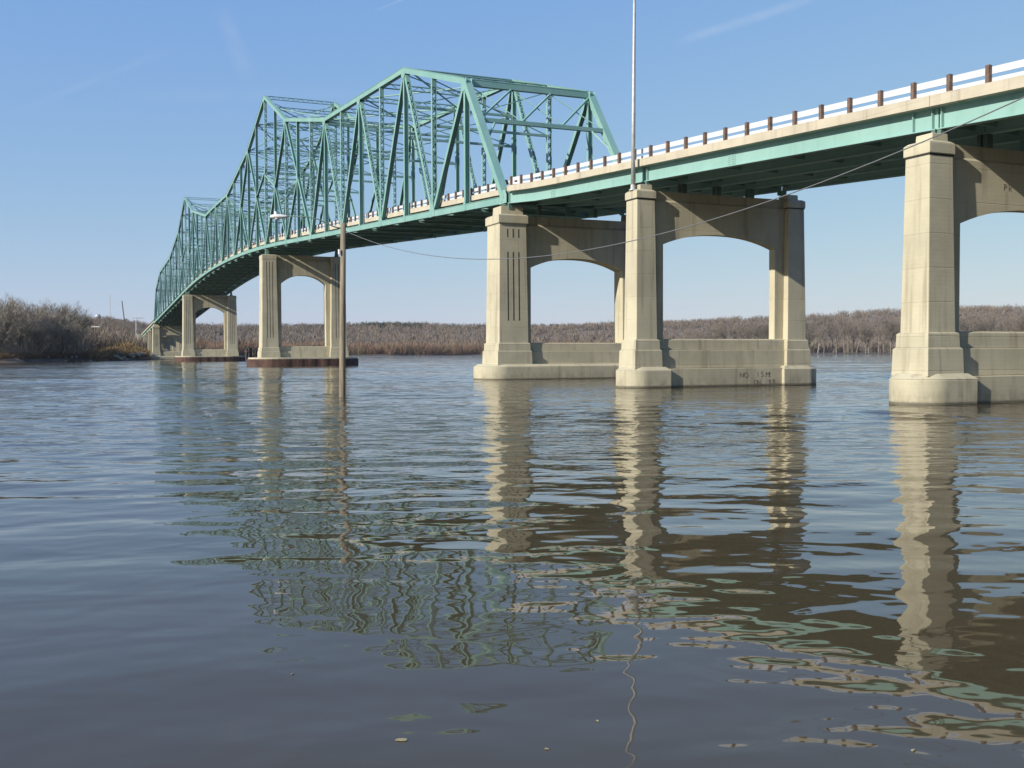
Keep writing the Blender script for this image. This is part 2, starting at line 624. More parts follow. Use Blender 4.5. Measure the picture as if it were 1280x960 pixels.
def B(t, s, z=0.0):
    p = ORG + V * t + U * s
    return Vector((p.x, p.y, z))


def zc(s):
    """underside of the bottom chord / girders along the bridge"""
    i = s / PN
    if i < 10.3: return 12.43 + .452 * i
    if i < 18.4:
        k = i - 10.3
        return 12.43 + .452 * 10.3 + .452 * k - .5 * .452 / 8.1 * k * k
    if i < 26.5:
        k = i - 18.4
        return 18.916 - .5 * .46 / 8.1 * k * k
    return 17.053 - .46 * (i - 26.5)


TA0, TA1 = -.35, 9.55                       # deck edges of the girder approaches


def z_app(s):
    """underside of the girders on the approaches, which sit a little lower than the truss floor"""
    if s <= 0: return zc(s) - .2 * min(1, -s / 6)
    e = s - 38 * PN
    if e >= 0: return zc(s) - .2 * min(1, e / 6)
    return zc(s)


def bridge_thing(name, t, s, z=0.0):
    return empty(name, B(t, s, z), TH)


# ------------------------------------------------------------------ piers
def arch_frame(mb, t0, t1, zb, zt, leg, crown, spring, half, steps=18):
    """wall slab between the columns with an arched opening: legs, haunches and crown"""
    a0, a1 = t0 + leg, t1 - leg
    arc = []
    for i in range(steps + 1):
        k = i / steps
        w = 2 * k - 1
        arc.append((a0 + (a1 - a0) * k, spring + (crown - spring) * (1 - abs(w) ** 2.3)))
    for y0, flip in ((-half, False), (half, True)):
        vs, fs = [], []
        for (x, z) in arc:
            vs += [(x, y0, z), (x, y0, zt)]
        for i in range(steps):
            q = (2 * i, 2 * i + 2, 2 * i + 3, 2 * i + 1)
            fs.append(q[::-1] if flip else q)
        b = len(vs)
        vs += [(t0, y0, zb), (a0, y0, zb), (t0, y0, zt), (a1, y0, zb), (t1, y0, zb), (t1, y0, zt)]
        q1 = (b, b + 1, 0, 1, b + 2); q2 = (b + 3, b + 4, b + 5, 2 * steps + 1, 2 * steps)
        fs += [q1[::-1] if flip else q1, q2[::-1] if flip else q2]
        mb.add(vs, fs)
    ring = [(t0, zb), (a0, zb)] + arc + [(a1, zb), (t1, zb), (t1, zt), (t0, zt)]
    n = len(ring)
    vs = [(x, -half, z) for x, z in ring] + [(x, half, z) for x, z in ring]
    mb.add(vs, [(i, n + i, n + (i + 1) % n, (i + 1) % n) for i in range(n)])


def stadium(x0, x1, half, n=14, round0=True, round1=True):
    """oblong plan with rounded ends, counter-clockwise"""
    pts = []
    if round1:
        pts += [(x1 - half + half * cos(a), half * sin(a)) for a in [(-pi / 2 + pi * k / n) for k in range(n + 1)]]
    else:
        pts += [(x1, -half), (x1, half)]
    if round0:
        pts += [(x0 + half + half * cos(a), half * sin(a)) for a in [(pi / 2 + pi * k / n) for k in range(n + 1)]]
    else:
        pts += [(x0, half), (x0, -half)]
    return pts


def grooved_column(mb, c, w0, d0, z0, w1, d1, z1, grooves, nsides):
    """plain tapered shaft; flutes are not cut, only shaded on as dark strips"""
    mb.frustum((c, 0), w0, d0, z0, (c, 0), w1, d1, z1)


def make_column(pier, c, side, w, d, ztop_shaft, zcap, zped, wb=1.12, cap_over=0.0, ped=(.8, .8), ped_shift=0.0, grooves=False, z_plinth=1.05):
    """column with two plinth steps, shaft, cap block and bearing pedestal (side: -1 near end, +1 far end)"""
    wB, dB = w * wb, d * wb
    col = MB()
    col.frustum((c, 0), wB, dB, z_plinth + 1.5, (c, 0), w, d, ztop_shaft)
    shaft = col.build('column', CONC, pier, bevel=.035)
    m = MB()
    m.frustum((c, 0), wB + .42, dB + .42, z_plinth - .03, (c, 0), wB + .36, dB + .36, z_plinth + .95)
    m.frustum((c, 0), wB + .36, dB + .36, z_plinth + .95, (c, 0), wB + .24, dB + .24, z_plinth + 1.0)
    m.build('plinth', CONC, shaft, bevel=.02)
    m = MB()
    m.frustum((c, 0), wB + .22, dB + .22, z_plinth + 1.0, (c, 0), wB + .18, dB + .18, z_plinth + 1.5)
    m.frustum((c, 0), wB + .18, dB + .18, z_plinth + 1.5, (c, 0), wB + .04, dB + .04, z_plinth + 1.54)
    m.build('plinth', CONC, shaft, bevel=.02)
    m = MB()
    cw, cd = w + cap_over, d + cap_over
    m.frustum((c, 0), cw, cd, ztop_shaft + .03, (c, 0), cw, cd, zcap - .08)
    m.frustum((c, 0), cw, cd, zcap - .08, (c, 0), cw - .22, cd - .22, zcap)
    m.build('cap_block', CONC, shaft, bevel=.03)
    m = MB()
    m.frustum((c - side * ped_shift, 0), ped[0], ped[1], zcap - .02, (c - side * ped_shift, 0), ped[0] * .96, ped[1] * .96, zped)
    m.build('pedestal', CONC, shaft, bevel=.03)
    m = MB()
    m.box(c - w / 2 - .015, c + w / 2 + .015, -d / 2 - .015, d / 2 + .015, ztop_shaft - .03, ztop_shaft + .035)
    m.build('cap_shade_band', DARK if not grooves else CONC, shaft)  # dark band paints the shade under the cap; concrete band on fluted columns
    if grooves:
        # flutes: thin dark strips on the flat faces, painting the shade inside the grooves
        h0, h1 = grooves
        zs = (ztop_shaft - .95, ztop_shaft - .35)
        for (za, zb_) in ((h0, h1), zs):
            for k in (-1, 0, 1):
                for sgn in (-1, 1):
                    kx = (zb_ - z_plinth - 1.5) / (ztop_shaft - z_plinth - 1.5)
                    ka = (za - z_plinth - 1.5) / (ztop_shaft - z_plinth - 1.5)
                    ya = sgn * (dB + (d - dB) * ka) / 2; yb = sgn * (dB + (d - dB) * kx) / 2
                    g = MB()
                    g.beam((c + k * .42, ya, za), (c + k * .42, yb, zb_), .085, .012, up=(0, 1, 0))
                    g.build('flute_shade_strip', GROOVE_SHADE, shaft)
    return shaft


GROOVE_SHADE = mat_plain('flute_shade', (.05, .042, .032), .95, .3, 4.0)  # dark colour standing in for the shade inside the column flutes


def approach_pier(name, s, label, tn=-.27, tf=9.65, group='concrete piers of the bridge', dz=0.0, wscale=1.0, graffiti=()):
    z0 = zc(s)
    p = bridge_thing(name, (tn + tf) / 2, s)
    tag(p, label, 'bridge pier', group)
    hw = (tf - tn) / 2
    zped, zcap, zst = z0 - .42, z0 - .72, z0 - 1.22
    w = 1.12 * wscale
    for side in (-1, 1):
        c = side * hw
        make_column(p, c, side, w, w * 1.02, zst, zcap, zped, 1.17, 0.11, (.78, .8), .12)
        # footing block: rounded nose outwards, weathered slope up to the plinth
        hb = 1.14
        xo, xi = c + side * (1.36 if side < 0 else 1.62), c - side * 1.26
        x0, x1 = min(xo, xi), max(xo, xi)
        poly = stadium(x0, x1, hb, 40, side < 0, side > 0)
        m = MB()
        m.prism_z(poly, -2.4, .93)
        foot = m.build('footing', CONC, p, bevel=.05)
        n = len(poly)
        m = MB()
        cxm = c
        top = [((x - cxm) * .80 + cxm, y * .80, 1.12) for x, y in poly]
        m.add([(x, y, .925) for x, y in poly] + top, [(i, (i + 1) % n, n + (i + 1) % n, n + i) for i in range(n)] + [tuple(range(n, 2 * n))])
        m.build('weathering', CONC, foot)
    # strut wall in three receding tiers
    m = MB(); m.box(-hw + 1.2, hw - 1.2, -.95, .95, -2.4, 1.02); t1 = m.build('wall_tier', CONC, p, bevel=.03)
    m = MB(); m.frustum((0, 0), 2 * hw - 1.2, 1.30, 1.021, (0, 0), 2 * hw - 1.2, 1.24, 2.02); m.build('wall_tier', CONC, p, bevel=.03)
    m = MB(); m.frustum((0, 0), 2 * hw - 1.1, 1.00, 2.021, (0, 0), 2 * hw - 1.1, .95, 2.58)
    m.frustum((0, 0), 2 * hw - 1.1, .95, 2.58, (0, 0), 2 * hw - 1.1, .75, 2.63); m.build('wall_tier', CONC, p, bevel=.02)
    # arched cross frame between the columns
    m = MB()
    arch_frame(m, -hw + w * .42, hw - w * .42, 2.60, zst - .04, .78, z0 - 2.92, z0 - 3.55, .26)
    fr = m.build('arch_frame', CONC, p)
    m = MB()
    m.add([(x, y, z) for x in (-hw + w * .45, hw - w * .45) for (y, z) in ((-.26, zst - .045), (-.16, zst + .06), (-.16, zcap + .02), (.16, zcap + .02), (.16, zst + .06), (.26, zst - .045))],
          [(0, 6, 7, 1), (1, 7, 8, 2), (2, 8, 9, 3), (3, 9, 10, 4), (4, 10, 11, 5)])
    m.build('cap_beam', CONC, p)
    for (txt, x, y, z, size, par) in graffiti:
        gr = random.Random(3)
        for j, ch in enumerate(txt):
            if ch == ' ':
                continue
            cu = bpy.data.curves.new('letter', 'FONT')
            cu.body = ch; cu.size = size * gr.uniform(.9, 1.1); cu.extrude = .002; cu.shear = gr.uniform(-.15, .1)
            tmp = bpy.data.objects.new('letter', cu)
            COL.objects.link(tmp)
            dg = bpy.context.evaluated_depsgraph_get()
            me = bpy.data.meshes.new_from_object(tmp.evaluated_get(dg))
            bpy.data.objects.remove(tmp)
            me.materials.clear(); me.materials.append(GRAF)
            g = link('letter', me, t1 if par == 'wall' else fr, (x + j * size * .72, y, z + gr.uniform(-.02, .02)))
            g.rotation_euler = (pi / 2, gr.uniform(-.06, .06), 0)
    return p


def truss_pier(name, s, label, tn, tf, style, zbear, group='concrete piers of the bridge', w=2.05, d=2.25):
    z0 = zc(s)
    p = bridge_thing(name, (tn + tf) / 2, s)
    tag(p, label, 'bridge pier', group)
    hw = (tf - tn) / 2
    zb = {'end': 1.05, 'main': 1.25}[style]
    if style == 'end':
        zst, zcap, zped = zbear - 1.28, zbear - .62, zbear
    else:
        zst, zcap, zped = zbear - .75, zbear - .02, zbear
    for side in (-1, 1):
        c = side * hw
        make_column(p, c, side, w, d, zst, zcap, zped, 1.10 if style == 'end' else 1.18, .22 if style == 'end' else .06,
                    (1.75, 1.5) if style == 'end' else (1.5, 1.5), .1, (zb + 3.1, zst - 1.95) if style == 'end' else (zb + 3.0, zst - .4), zb)
    if style == 'end':
        poly = stadium(-hw - 2.45, hw + 2.45, 1.75, 40)
        m = MB(); m.prism_z(poly, -2.4, .93); foot = m.build('footing', CONC, p, bevel=.06)
        n = len(poly); m = MB()
        m.add([(x, y, .925) for x, y in poly] + [(x * .96, y * .84, 1.10) for x, y in poly], [(i, (i + 1) % n, n + (i + 1) % n, n + i) for i in range(n)] + [tuple(range(n, 2 * n))])
        m.build('weathering', CONC, foot)
    else:
        # concrete seal inside a ring of rusty sheet piling
        poly = stadium(-hw - 3.2, hw + 3.2, 4.4, 18)
        m = MB(); m.prism_z([(x * .985, y * .97) for x, y in poly], -2.4, 1.28); m.build('footing', CONC, p, bevel=.05)
        n = len(poly); m = MB()
        zig = []
        per = 0
        for i in range(n):
            x0_, y0_ = poly[i]; x1_, y1_ = poly[(i + 1) % n]
            L = sqrt((x1_ - x0_) ** 2 + (y1_ - y0_) ** 2)
            k = max(1, int(L / .45))
            for j in range(k):
                w_ = .07 if (per // 2) % 2 else 0.0
                per += 1
                q = j / k
                x, y = x0_ + (x1_ - x0_) * q, y0_ + (y1_ - y0_) * q
                nx, ny = (y1_ - y0_) / L, -(x1_ - x0_) / L
                zig.append((x + nx * w_, y + ny * w_))
        m.prism_z(zig, -2.4, 1.05); m.build('sheet_piling', RUST, p)
    # strut wall
    zt = 2.60 if style == 'end' else 2.95
    zm = zb + .95
    m = MB(); m.frustum((0, 0), 2 * hw - 1.9, 2.26, zb - .03, (0, 0), 2 * hw - 1.9, 2.2, zm); m.build('wall_tier', CONC, p, bevel=.03)
    m = MB(); m.frustum((0, 0), 2 * hw - 1.8, 1.98, zm + .001, (0, 0), 2 * hw - 1.8, 1.92, zt - .05)
    m.frustum((0, 0), 2 * hw - 1.8, 1.92, zt - .05, (0, 0), 2 * hw - 1.8, 1.66, zt); m.build('wall_tier', CONC, p, bevel=.02)
    m = MB()
    arch_frame(m, -hw + w * .42, hw - w * .42, zt - .02, zst - .03, .70 if style == 'end' else .95, zbear - (3.5 if style == 'end' else 3.0), zbear - (4.25 if style == 'end' else 4.3), .66)
    m.build('arch_frame', CONC, p)
    m = MB()
    m.add([(x, y, z) for x in (-hw + w * .45, hw - w * .45) for (y, z) in ((-.66, zst - .035), (-.46, zst + .08), (-.46, zcap + .02), (.46, zcap + .02), (.46, zst + .08), (.66, zst - .035))],
          [(0, 6, 7, 1), (1, 7, 8, 2), (2, 8, 9, 3), (3, 9, 10, 4), (4, 10, 11, 5)])
    m.build('cap_beam', CONC, p)
    # steel shoes under the truss
    for t in (TN, TF):
        c = t - (tn + tf) / 2
        m = MB()
        m.box(c - .45, c + .45, -.5, .5, zped + .001, zped + .08)
        m.frustum((c, 0), .5, .8, zped + .08, (c, 0), .34, .3, z0 - .002)
        m.build('bearing_shoe', BEAR, p)
    return p


S1, S2, S0 = -39.45, -19.15, -59.75
approach_pier('bridge_pier', S1, 'tall concrete arch pier at the right edge of the view, nearest one', tn=-.35, graffiti=(('Pk', -1.62, -.264, 7.86, .36, 'frame'),))
approach_pier('bridge_pier', S2, 'concrete arch pier with scrawled graffiti and the light pole on its column', graffiti=(('NO  15M!', .80, -.954, .50, .40, 'wall'), ('ON  88', 1.75, -.954, .10, .36, 'wall')))
approach_pier('bridge_pier', S0, 'concrete arch pier nearest the shore, off to the right beside the bank')
truss_pier('bridge_pier', 0, 'fluted concrete pier where the green truss meets the girder spans', .14, 10.75, 'end', zc(0) - .26)
truss_pier('bridge_pier', 12 * PN, 'concrete pier on rusty sheet piling behind the wooden pole', .25, 10.75, 'main', zc(12 * PN) - 1.0, w=2.1, d=2.4)
truss_pier('bridge_pier', 26 * PN, 'concrete pier on sheet piling further off, second under the tall truss', .3, 10.8, 'main', zc(26 * PN) - 1.0, w=2.1, d=2.4)
truss_pier('bridge_pier', 38 * PN, 'far concrete pier at the low end of the green truss', .4, 10.6, 'end', zc(38 * PN) - .26)
approach_pier('bridge_pier', 38 * PN + 19.5, 'small far pier just beyond the low end of the truss', .0, 9.9)
approach_pier('bridge_pier', 38 * PN + 39, 'farthest pier standing on the left bank', .0, 9.9)
S_NEAR, S_FAR = -80.0, 38 * PN + 58.5

for (s, d, lab) in ((S_NEAR, -1, 'concrete bridge abutment on the near bank'), (S_FAR, 1, 'concrete bridge abutment on the far left bank')):
    ab = bridge_thing('abutment', 4.8, s)
    tag(ab, lab, 'abutment')
    m = MB(); m.box(-6.0, 6.0, min(0, d * 2.2), max(0, d * 2.2), -1.5, zc(s) - .42); w_ = m.build('wall', CONC, ab, bevel=.04)
    m = MB(); m.box(-6.0, 6.0, min(d * .9, d * 2.2), max(d * .9, d * 2.2), zc(s) - .419, zc(s) + 1.0); m.build('backwall', CONC, ab, bevel=.03)


# ------------------------------------------------------------------ deck, kerbs, road
def path(t, dz, s0, s1, step=3.81):
    n = max(1, int(round((s1 - s0) / step)))
    return [(t, s0 + (s1 - s0) * i / n, z_app(s0 + (s1 - s0) * i / n) + dz) for i in range(n + 1)]


# curb top is 1.18 m above the steel underside
L38 = 38 * PN
DECK = bridge_thing('road', 0, 0)
tag(DECK, kind='structure')
PIERS = [S_NEAR, S0, S1, S2, -1.15]
for (e0, e1, sa, sb, cuts) in ((TA0, TA1, S_NEAR, -1.15, PIERS), (E0, E1, -1.13, L38 + .28, [-1.13] + [i * PN * 2 for i in range(1, 19)] + [L38 + .28]),
                               (TA0 + .3, TA1 + .3, L38 + .3, S_FAR, [L38 + .3, L38 + 19.5, L38 + 39, S_FAR])):
    m = MB(); m.sweep(path(0, 0, sa, sb), [(e0 + .1, .815), (e1 - .1, .815), (e1 - .1, .97), (e0 + .1, .97)]); m.build('deck_slab', CONC2, DECK)
    m = MB(); m.sweep(path(0, 0, sa, sb), [(e0 + .502, .974), (e1 - .502, .974), ((e0 + e1) / 2, 1.03)]); m.build('asphalt', ASPH, DECK)
    for (a, b_) in ((e0, e0 + .5), (e1 - .5, e1)):
        for (ca, cb) in zip(cuts, cuts[1:]):
            m = MB(); m.sweep(path(0, 0, ca + .012, cb - .012), [(a, .80), (b_, .80), (b_, 1.19), (a, 1.19)]); m.build('curb', CONC2, DECK)


# ------------------------------------------------------------------ guardrails
pm = MB(); pm.box(-.075, .075, -.075, .075, -.02, .62); POST_MESH = pm.mesh('post', POSTM)


def guardrail(t, label, inner, s0, s1, first, pitch):
    g = bridge_thing('guardrail', t, 0)
    tag(g, label, 'guardrail', 'guardrails along the deck')
    # W-beam upper rail and narrow lower rail on the traffic side of the posts
    o = inner * .10
    up = [(o, .32), (o + inner * .045, .35), (o, .39), (o, .49), (o + inner * .045, .53), (o, .565), (o - inner * .02, .565), (o - inner * .02, .32)]
    lo = [(o, .06), (o + inner * .04, .09), (o + inner * .04, .155), (o, .19), (o - inner * .02, .19), (o - inner * .02, .06)]
    for prof in (up, lo):
        m = MB(); m.sweep([(0, q[1], q[2]) for q in path(0, 1.2, s0, s1)], prof); m.build('rail', RAILM, g, fix=True)
    s = first
    while s < s0 + .15: s += pitch
    while s < s1 - .1:
        link('post', POST_MESH, g, (0, s, z_app(s) + 1.2))
        s += pitch
    return g


for (e0, e1, sa, sb, first, pitch, where) in ((TA0, TA1, S_NEAR, -1.2, -41.86 - 40 * 1.68, 1.68, 'girder spans at right'), (E0, E1, -1.1, L38 + .1, -.6, 1.72, 'long green truss'),
                                              (TA0 + .3, TA1 + .3, L38 + .35, S_FAR, L38 + .6, 1.72, 'low far spans at left')):
    guardrail(e0 + .18, 'white guardrail with brown posts, near side of the ' + where, 1, sa, sb, first, pitch)
    guardrail(e1 - .18, 'white guardrail with brown posts, far side of the ' + where, -1, sa, sb, first, pitch)


# ------------------------------------------------------------------ girder spans
def girder_span(s0, s1, label, shift=0.0):
    g = bridge_thing('girder_span', 0, s0)
    tag(g, label, 'bridge span', 'green girder spans')
    L = s1 - s0
    gts = [x + shift for x in (.12, 2.36, 4.60, 6.84, 9.08)]
    for k, t in enumerate(gts):
        m = MB()
        for (x0, x1, z0, z1) in ((-.17, .17, 0, .035), (-.17, .17, .775, .81), (-.008, .008, .035, .775)):
            pth = [(t, s - s0, z_app(s)) for s in (s0 + .03, s0 + .25 * L, s0 + .5 * L, s0 + .75 * L, s1 - .03)]
            m.sweep(pth, [(x0, z0), (x1, z0), (x1, z1), (x0, z1)])
        gd = m.build('girder', GIRD, g, fix=True)
        if k == 0:
            for s in (s0 + .22, s1 - .22, s0 + 1.15):
                q = MB(); q.box(t - .14, t - .012, s - s0 - .015, s - s0 + .015, z_app(s) + .037, z_app(s) + .773); q.build('stiffener', GIRD, gd)
            # bolted splice plate with its rows of bolts
            s = s0 + L * .62
            q = MB(); q.box(t - .024, t - .0085, s - s0 - .3, s - s0 + .3, z_app(s) + .07, z_app(s) + .74); sp = q.build('splice_plate', GIRD, gd)
            q = MB()
            for ra in range(3):
                for rb in range(6):
                    for sg in (-1, 1):
                        yy, zz = s - s0 + sg * (.07 + .09 * ra), z_app(s) + .12 + .10 * rb
                        q.box(t - .04, t - .0245, yy - .014, yy + .014, zz - .014, zz + .014)
            tag(q.build('bolts', BEAR, sp), kind='stuff')
    for j in range(5):
        s = s0 + .5 + (L - 1.0) * j / 4
        for a, b_ in zip(gts, gts[1:]):
            m = MB(); m.box(a + .012, b_ - .012, s - s0 - .05, s - s0 + .05, z_app(s) + .22, z_app(s) + .58); m.build('diaphragm', GIRD, g)
    for s in (s0 + .14, s1 - .14):
        for k, t in enumerate(gts):
            z_ = zc(s) - (.42 if k in (0, 4) else .70)
            m = MB(); m.box(t - .15, t + .15, s - s0 - .09, s - s0 + .09, z_, z_app(s) - .002); m.build('bearing', BEAR, g)
    return g


for (a, b_, lab, sh) in ((S_NEAR, S0, 'green girder span beside the near bank, past the right edge', 0),
                     (S0, S1, 'green girder span at the top right corner, nearest one in view', 0),
                     (S1, S2, 'green girder span between the nearest pier and the light pole', 0),
                     (S2, -.55, 'green girder span between the light pole and the truss', 0),
                     (L38, L38 + 19.5, 'far girder span just past the low end of the truss', .3),
                     (L38 + 19.5, L38 + 39, 'far girder span between the two small far piers', .3),
                     (L38 + 39, S_FAR, 'farthest girder span running onto the left bank', .3)):
    girder_span(a, b_, lab, sh)

# ------------------------------------------------------------------ truss
TR = bridge_thing('truss_bridge', 0, 0)
tag(TR, 'long green steel through truss with two tall peaks over the river', 'truss bridge')
NODES = [(1, 10.2), (3, 13.9), (5, 13.9), (7, 13.9), (10, 17.2), (12, 22.9), (14, 17.0), (17, 12.5), (19, 12.5), (21, 12.5), (24, 17.0), (26, 22.9), (28, 17.2), (31, 13.9), (33, 13.9), (35, 13.9), (37, 10.2)]


def ztop(i):
    """centre line of the top chord: straight between its nodes"""
    for (a, ha), (b_, hb) in zip(NODES, NODES[1:]):
        if a <= i <= b_:
            za, zb = zc(a * PN) + ha, zc(b_ * PN) + hb
            return za + (zb - za) * (i - a) / (b_ - a) - .25
    raise ValueError(i)


def zbot(i):
    return zc(i * PN) + .25


def member(name, t, i0, z0, i1, z1, w, hgt, style='box', parent=None):
    """truss bar in the plane t; w across the bridge, hgt in the plane"""
    a = Vector((t, i0 * PN, z0)); b_ = Vector((t, i1 * PN, z1))
    d = (b_ - a).normalized()
    x = Vector((1, 0, 0))
    nrm = x.cross(d).normalized()
    m = MB()
    if style == 'box':
        m.beam(a, b_, w, hgt, up=nrm)
        # cover plate lips
        m.beam(a, b_, w + .07, .035, up=nrm, off=(0, hgt / 2 + .0176)) if hgt > .4 else None
        return m.build(name, TEAL, parent or TR)
    if style == 'h':
        for k in (-1, 1):
            m.beam(a, b_, .03, hgt, up=nrm, off=(k * (w / 2 - .015), 0))
        m.beam(a, b_, w - .062, .025, up=nrm)
        return m.build(name, TEAL, parent or TR)
    # laced: two channels joined by zigzag lacing bars
    for k in (-1, 1):
        m.beam(a, b_, .03, hgt, up=nrm, off=(k * (w / 2 - .015), 0))
    o = m.build(name, TEAL, parent or TR)
    lace = MB()
    L = (b_ - a).length
    n = max(4, int(L / .36))
    for face in (-1, 1):
        for j in range(n):
            p0 = a + d * (L * j / n) + nrm * (face * (hgt / 2 - .012)); p1 = a + d * (L * (j + 1) / n) + nrm * (face * (hgt / 2 - .012))
            s_ = 1 if (j + (face > 0)) % 2 else -1
            lace.beam(p0 + x * (s_ * (w / 2 - .04)), p1 - x * (s_ * (w / 2 - .04)), .085, .014, up=nrm)
    for e in (0.0, .93):
        for face in (-1, 1):
            q0 = a + d * (L * e) + nrm * (face * (hgt / 2 + .004)); q1 = a + d * (L * (e + .07)) + nrm * (face * (hgt / 2 + .004))
            lace.beam(q0, q1, w - .02, .014, up=nrm)
    lace.build('lacing', TEAL, o)
    return o


def gusset(t, i, z, wid, hgt):
    s = i * PN
    for k in (-1, 1):
        m = MB()
        x = t + k * .235
        pts = [(s - wid / 2, z - hgt / 2), (s + wid / 2, z - hgt / 2), (s + wid / 2, z + hgt * .1), (s + wid * .28, z + hgt / 2), (s - wid * .28, z + hgt / 2), (s - wid / 2, z + hgt * .1)]
        n = len(pts)
        m.add([(x - .008, y, zz) for y, zz in pts] + [(x + .008, y, zz) for y, zz in pts],
              [tuple(range(n - 1, -1, -1)), tuple(range(n, 2 * n))] + [(j, (j + 1) % n, n + (j + 1) % n, n + j) for j in range(n)])
        m.build('gusset_plate', TEAL, TR, fix=True)


half1 = [('b', 0, 't', 1), ('t', 1, 'b', 2), ('b', 2, 't', 3), ('t', 3, 'b', 4), ('b', 4, 't', 5), ('t', 5, 'b', 6), ('b', 6, 't', 7), ('t', 7, 'b', 8), ('b', 8, 't', 10), ('t', 10, 'b', 12),
         ('b', 12, 't', 14), ('t', 14, 'b', 16), ('b', 16, 't', 17), ('t', 17, 'b', 18), ('b', 18, 't', 19)]
DIAG = half1 + [(b2, 38 - j2, a2, 38 - j1) for (a2, j1, b2, j2) in reversed(half1)]
for t in (TN, TF):
    for i in range(38):
        member('bottom_chord', t, i, zbot(i), i + 1, zbot(i + 1), .44, .48)
    for i in range(1, 37):
        member('top_chord', t, i, ztop(i), i + 1, ztop(i + 1), .46, .46)
    laced = {2, 4, 6, 8, 30, 32, 34, 36, 18, 20, 12, 26, 10, 28, 16, 22}
    for i in range(1, 38):
        style = 'laced' if i in laced else 'h'
        big = i in (12, 26)
        member('vertical', t, i, zbot(i) + .24, i, ztop(i) - .23, .40, .42 if big else .32, style)
    for (a, i0, b_, i1) in DIAG:
        z0 = zbot(i0) if a == 'b' else ztop(i0)
        z1 = zbot(i1) if b_ == 'b' else ztop(i1)
        end = (i0, i1) in ((0, 1), (37, 38))
        if end:
            member('end_post', t, i0, z0, i1, z1, .50, .50)
            continue
        # laced where the bar carries tension (rising towards the piers' far side)
        tens = (a == 'b') == (i0 < 19) and i0 not in (8, 12)
        L = sqrt(((i1 - i0) * PN) ** 2 + (z1 - z0) ** 2)
        d_ = Vector((0, (i1 - i0) * PN, z1 - z0)).normalized()
        member('diagonal', t, i0 + d_.y * .5 / PN, z0 + d_.z * .5, i1 - d_.y * .5 / PN, z1 - d_.z * .5, .38, .36, 'laced' if tens else 'h')
        if i1 - i0 == 2:
            im = (i0 + i1) / 2
            zm = (z0 + z1) / 2
            # sub-diagonals of the subdivided panels beside the towers
            low = i0 if a == 'b' else i1
            hi = i1 if a == 'b' else i0
            other = hi
            member('sub_diagonal', t, im, zm, other, zbot(other) + .3, .30, .28, 'h')
            if low in (12, 26):
                member('sub_diagonal', t, im, zm, low, zm + (zm - zbot(low)) * .35, .30, .26, 'h')
            gusset(t, im, zm, .8, .9)
    for i in range(0, 39):
        if i % 2 == 0:
            gusset(t, i, zbot(i) + .22, 1.25, .95)
        else:
            gusset(t, i, zbot(i) + .1, .6, .7)
    for i, _ in NODES:
        gusset(t, i, ztop(i) - .30, 1.15, -.9)

# cross members between the two truss planes
T0, T1 = TN + .22, TF - .22


def cross(name, i0, z0, ta, i1, z1, tb, w, h_, lace=False):
    m = MB()
    a, b_ = Vector((ta, i0 * PN, z0)), Vector((tb, i1 * PN, z1))
    m.beam(a, b_, w, h_)
    return m.build(name, TEAL, TR)


def open_strut(name, i, z, depth=.42):
    """built-up strut: two angles with lacing between"""
    m = MB()
    y = i * PN
    for dz in (-depth / 2, depth / 2):
        m.beam((T0, y, z + dz), (T1, y, z + dz), .24, .07)
    n = 14
    for j in range(n):
        x0 = T0 + (T1 - T0) * j / n; x1 = T0 + (T1 - T0) * (j + 1) / n
        s_ = 1 if j % 2 else -1
        m.beam((x0, y, z + s_ * depth / 2), (x1, y, z - s_ * depth / 2), .05, .05)
    return m.build(name, TEAL, TR)


SWAY = {2, 3, 5, 7, 8, 10, 11, 12, 13, 14, 15, 17, 19, 21, 23, 24, 25, 26, 27, 28, 30, 31, 33, 35, 36}
for i in range(1, 38):
    zt = ztop(i)
    open_strut('top_strut', i, zt - .02)
    if i < 37 and (i % 2 == 1 or i in (11, 12, 13, 25, 26, 27)):
        z2 = ztop(i + 1); i3 = min(37, i + 2); z3 = ztop(i3)
        cross('lateral_brace', i, zt + .12, T0, i3, z3 + .12, T1, .15, .10)
        cross('lateral_brace', i, zt - .02, T1, i3, z3 - .02, T0, .15, .10)
    if i in (1, 37) or (i not in SWAY):
        continue
    # sway frames: clear the traffic, then X panels up to the top strut
    zl = zc(i * PN) + 7.6
    span = zt - .35 - zl
    k = max(1, int(round(span / 3.4)))
    for j in range(k):
        za = zl + span * j / k; zb = zl + span * (j + 1) / k
        cross('sway_strut', i, za, T0, i, za, T1, .20, .20)
        cross('sway_brace', i - .007, za + .08, T0, i - .007, zb - .08, T1, .08, .08)
        cross('sway_brace', i + .009, za + .08, T1, i + .009, zb - .08, T0, .08, .08)

# portals in the plane of the end posts
for (ib, it) in ((0, 1), (38, 37)):
    def pt(k, x):
        zb, zt = zbot(ib), ztop(it)
        return Vector((x, (ib + (it - ib) * k) * PN, zb + (zt - zb) * k))
    m = MB(); m.beam(pt(.985, T0), pt(.985, T1), .40, .42); m.build('portal_strut', TEAL, TR)
    m = MB(); m.beam(pt(.66, T0), pt(.66, T1), .34, .30); m.build('portal_strut', TEAL, TR)
    n = 3
    for j in range(n):
        xa = T0 + (T1 - T0) * j / n; xb = T0 + (T1 - T0) * (j + 1) / n
        m = MB(); m.beam(pt(.68, xa), pt(.965, xb), .15, .13); m.build('portal_brace', TEAL, TR)
        off = Vector((0, (it - ib) * .12, .0))
        m = MB(); m.beam(pt(.965, xa) + off, pt(.68, xb) + off, .10, .07); m.build('portal_brace', TEAL, TR)
    for x, sg in ((T0, 1), (T1, -1)):
        m = MB(); m.beam(pt(.50, x), pt(.66, x + sg * 1.1), .13, .12); m.build('portal_knee', TEAL, TR)

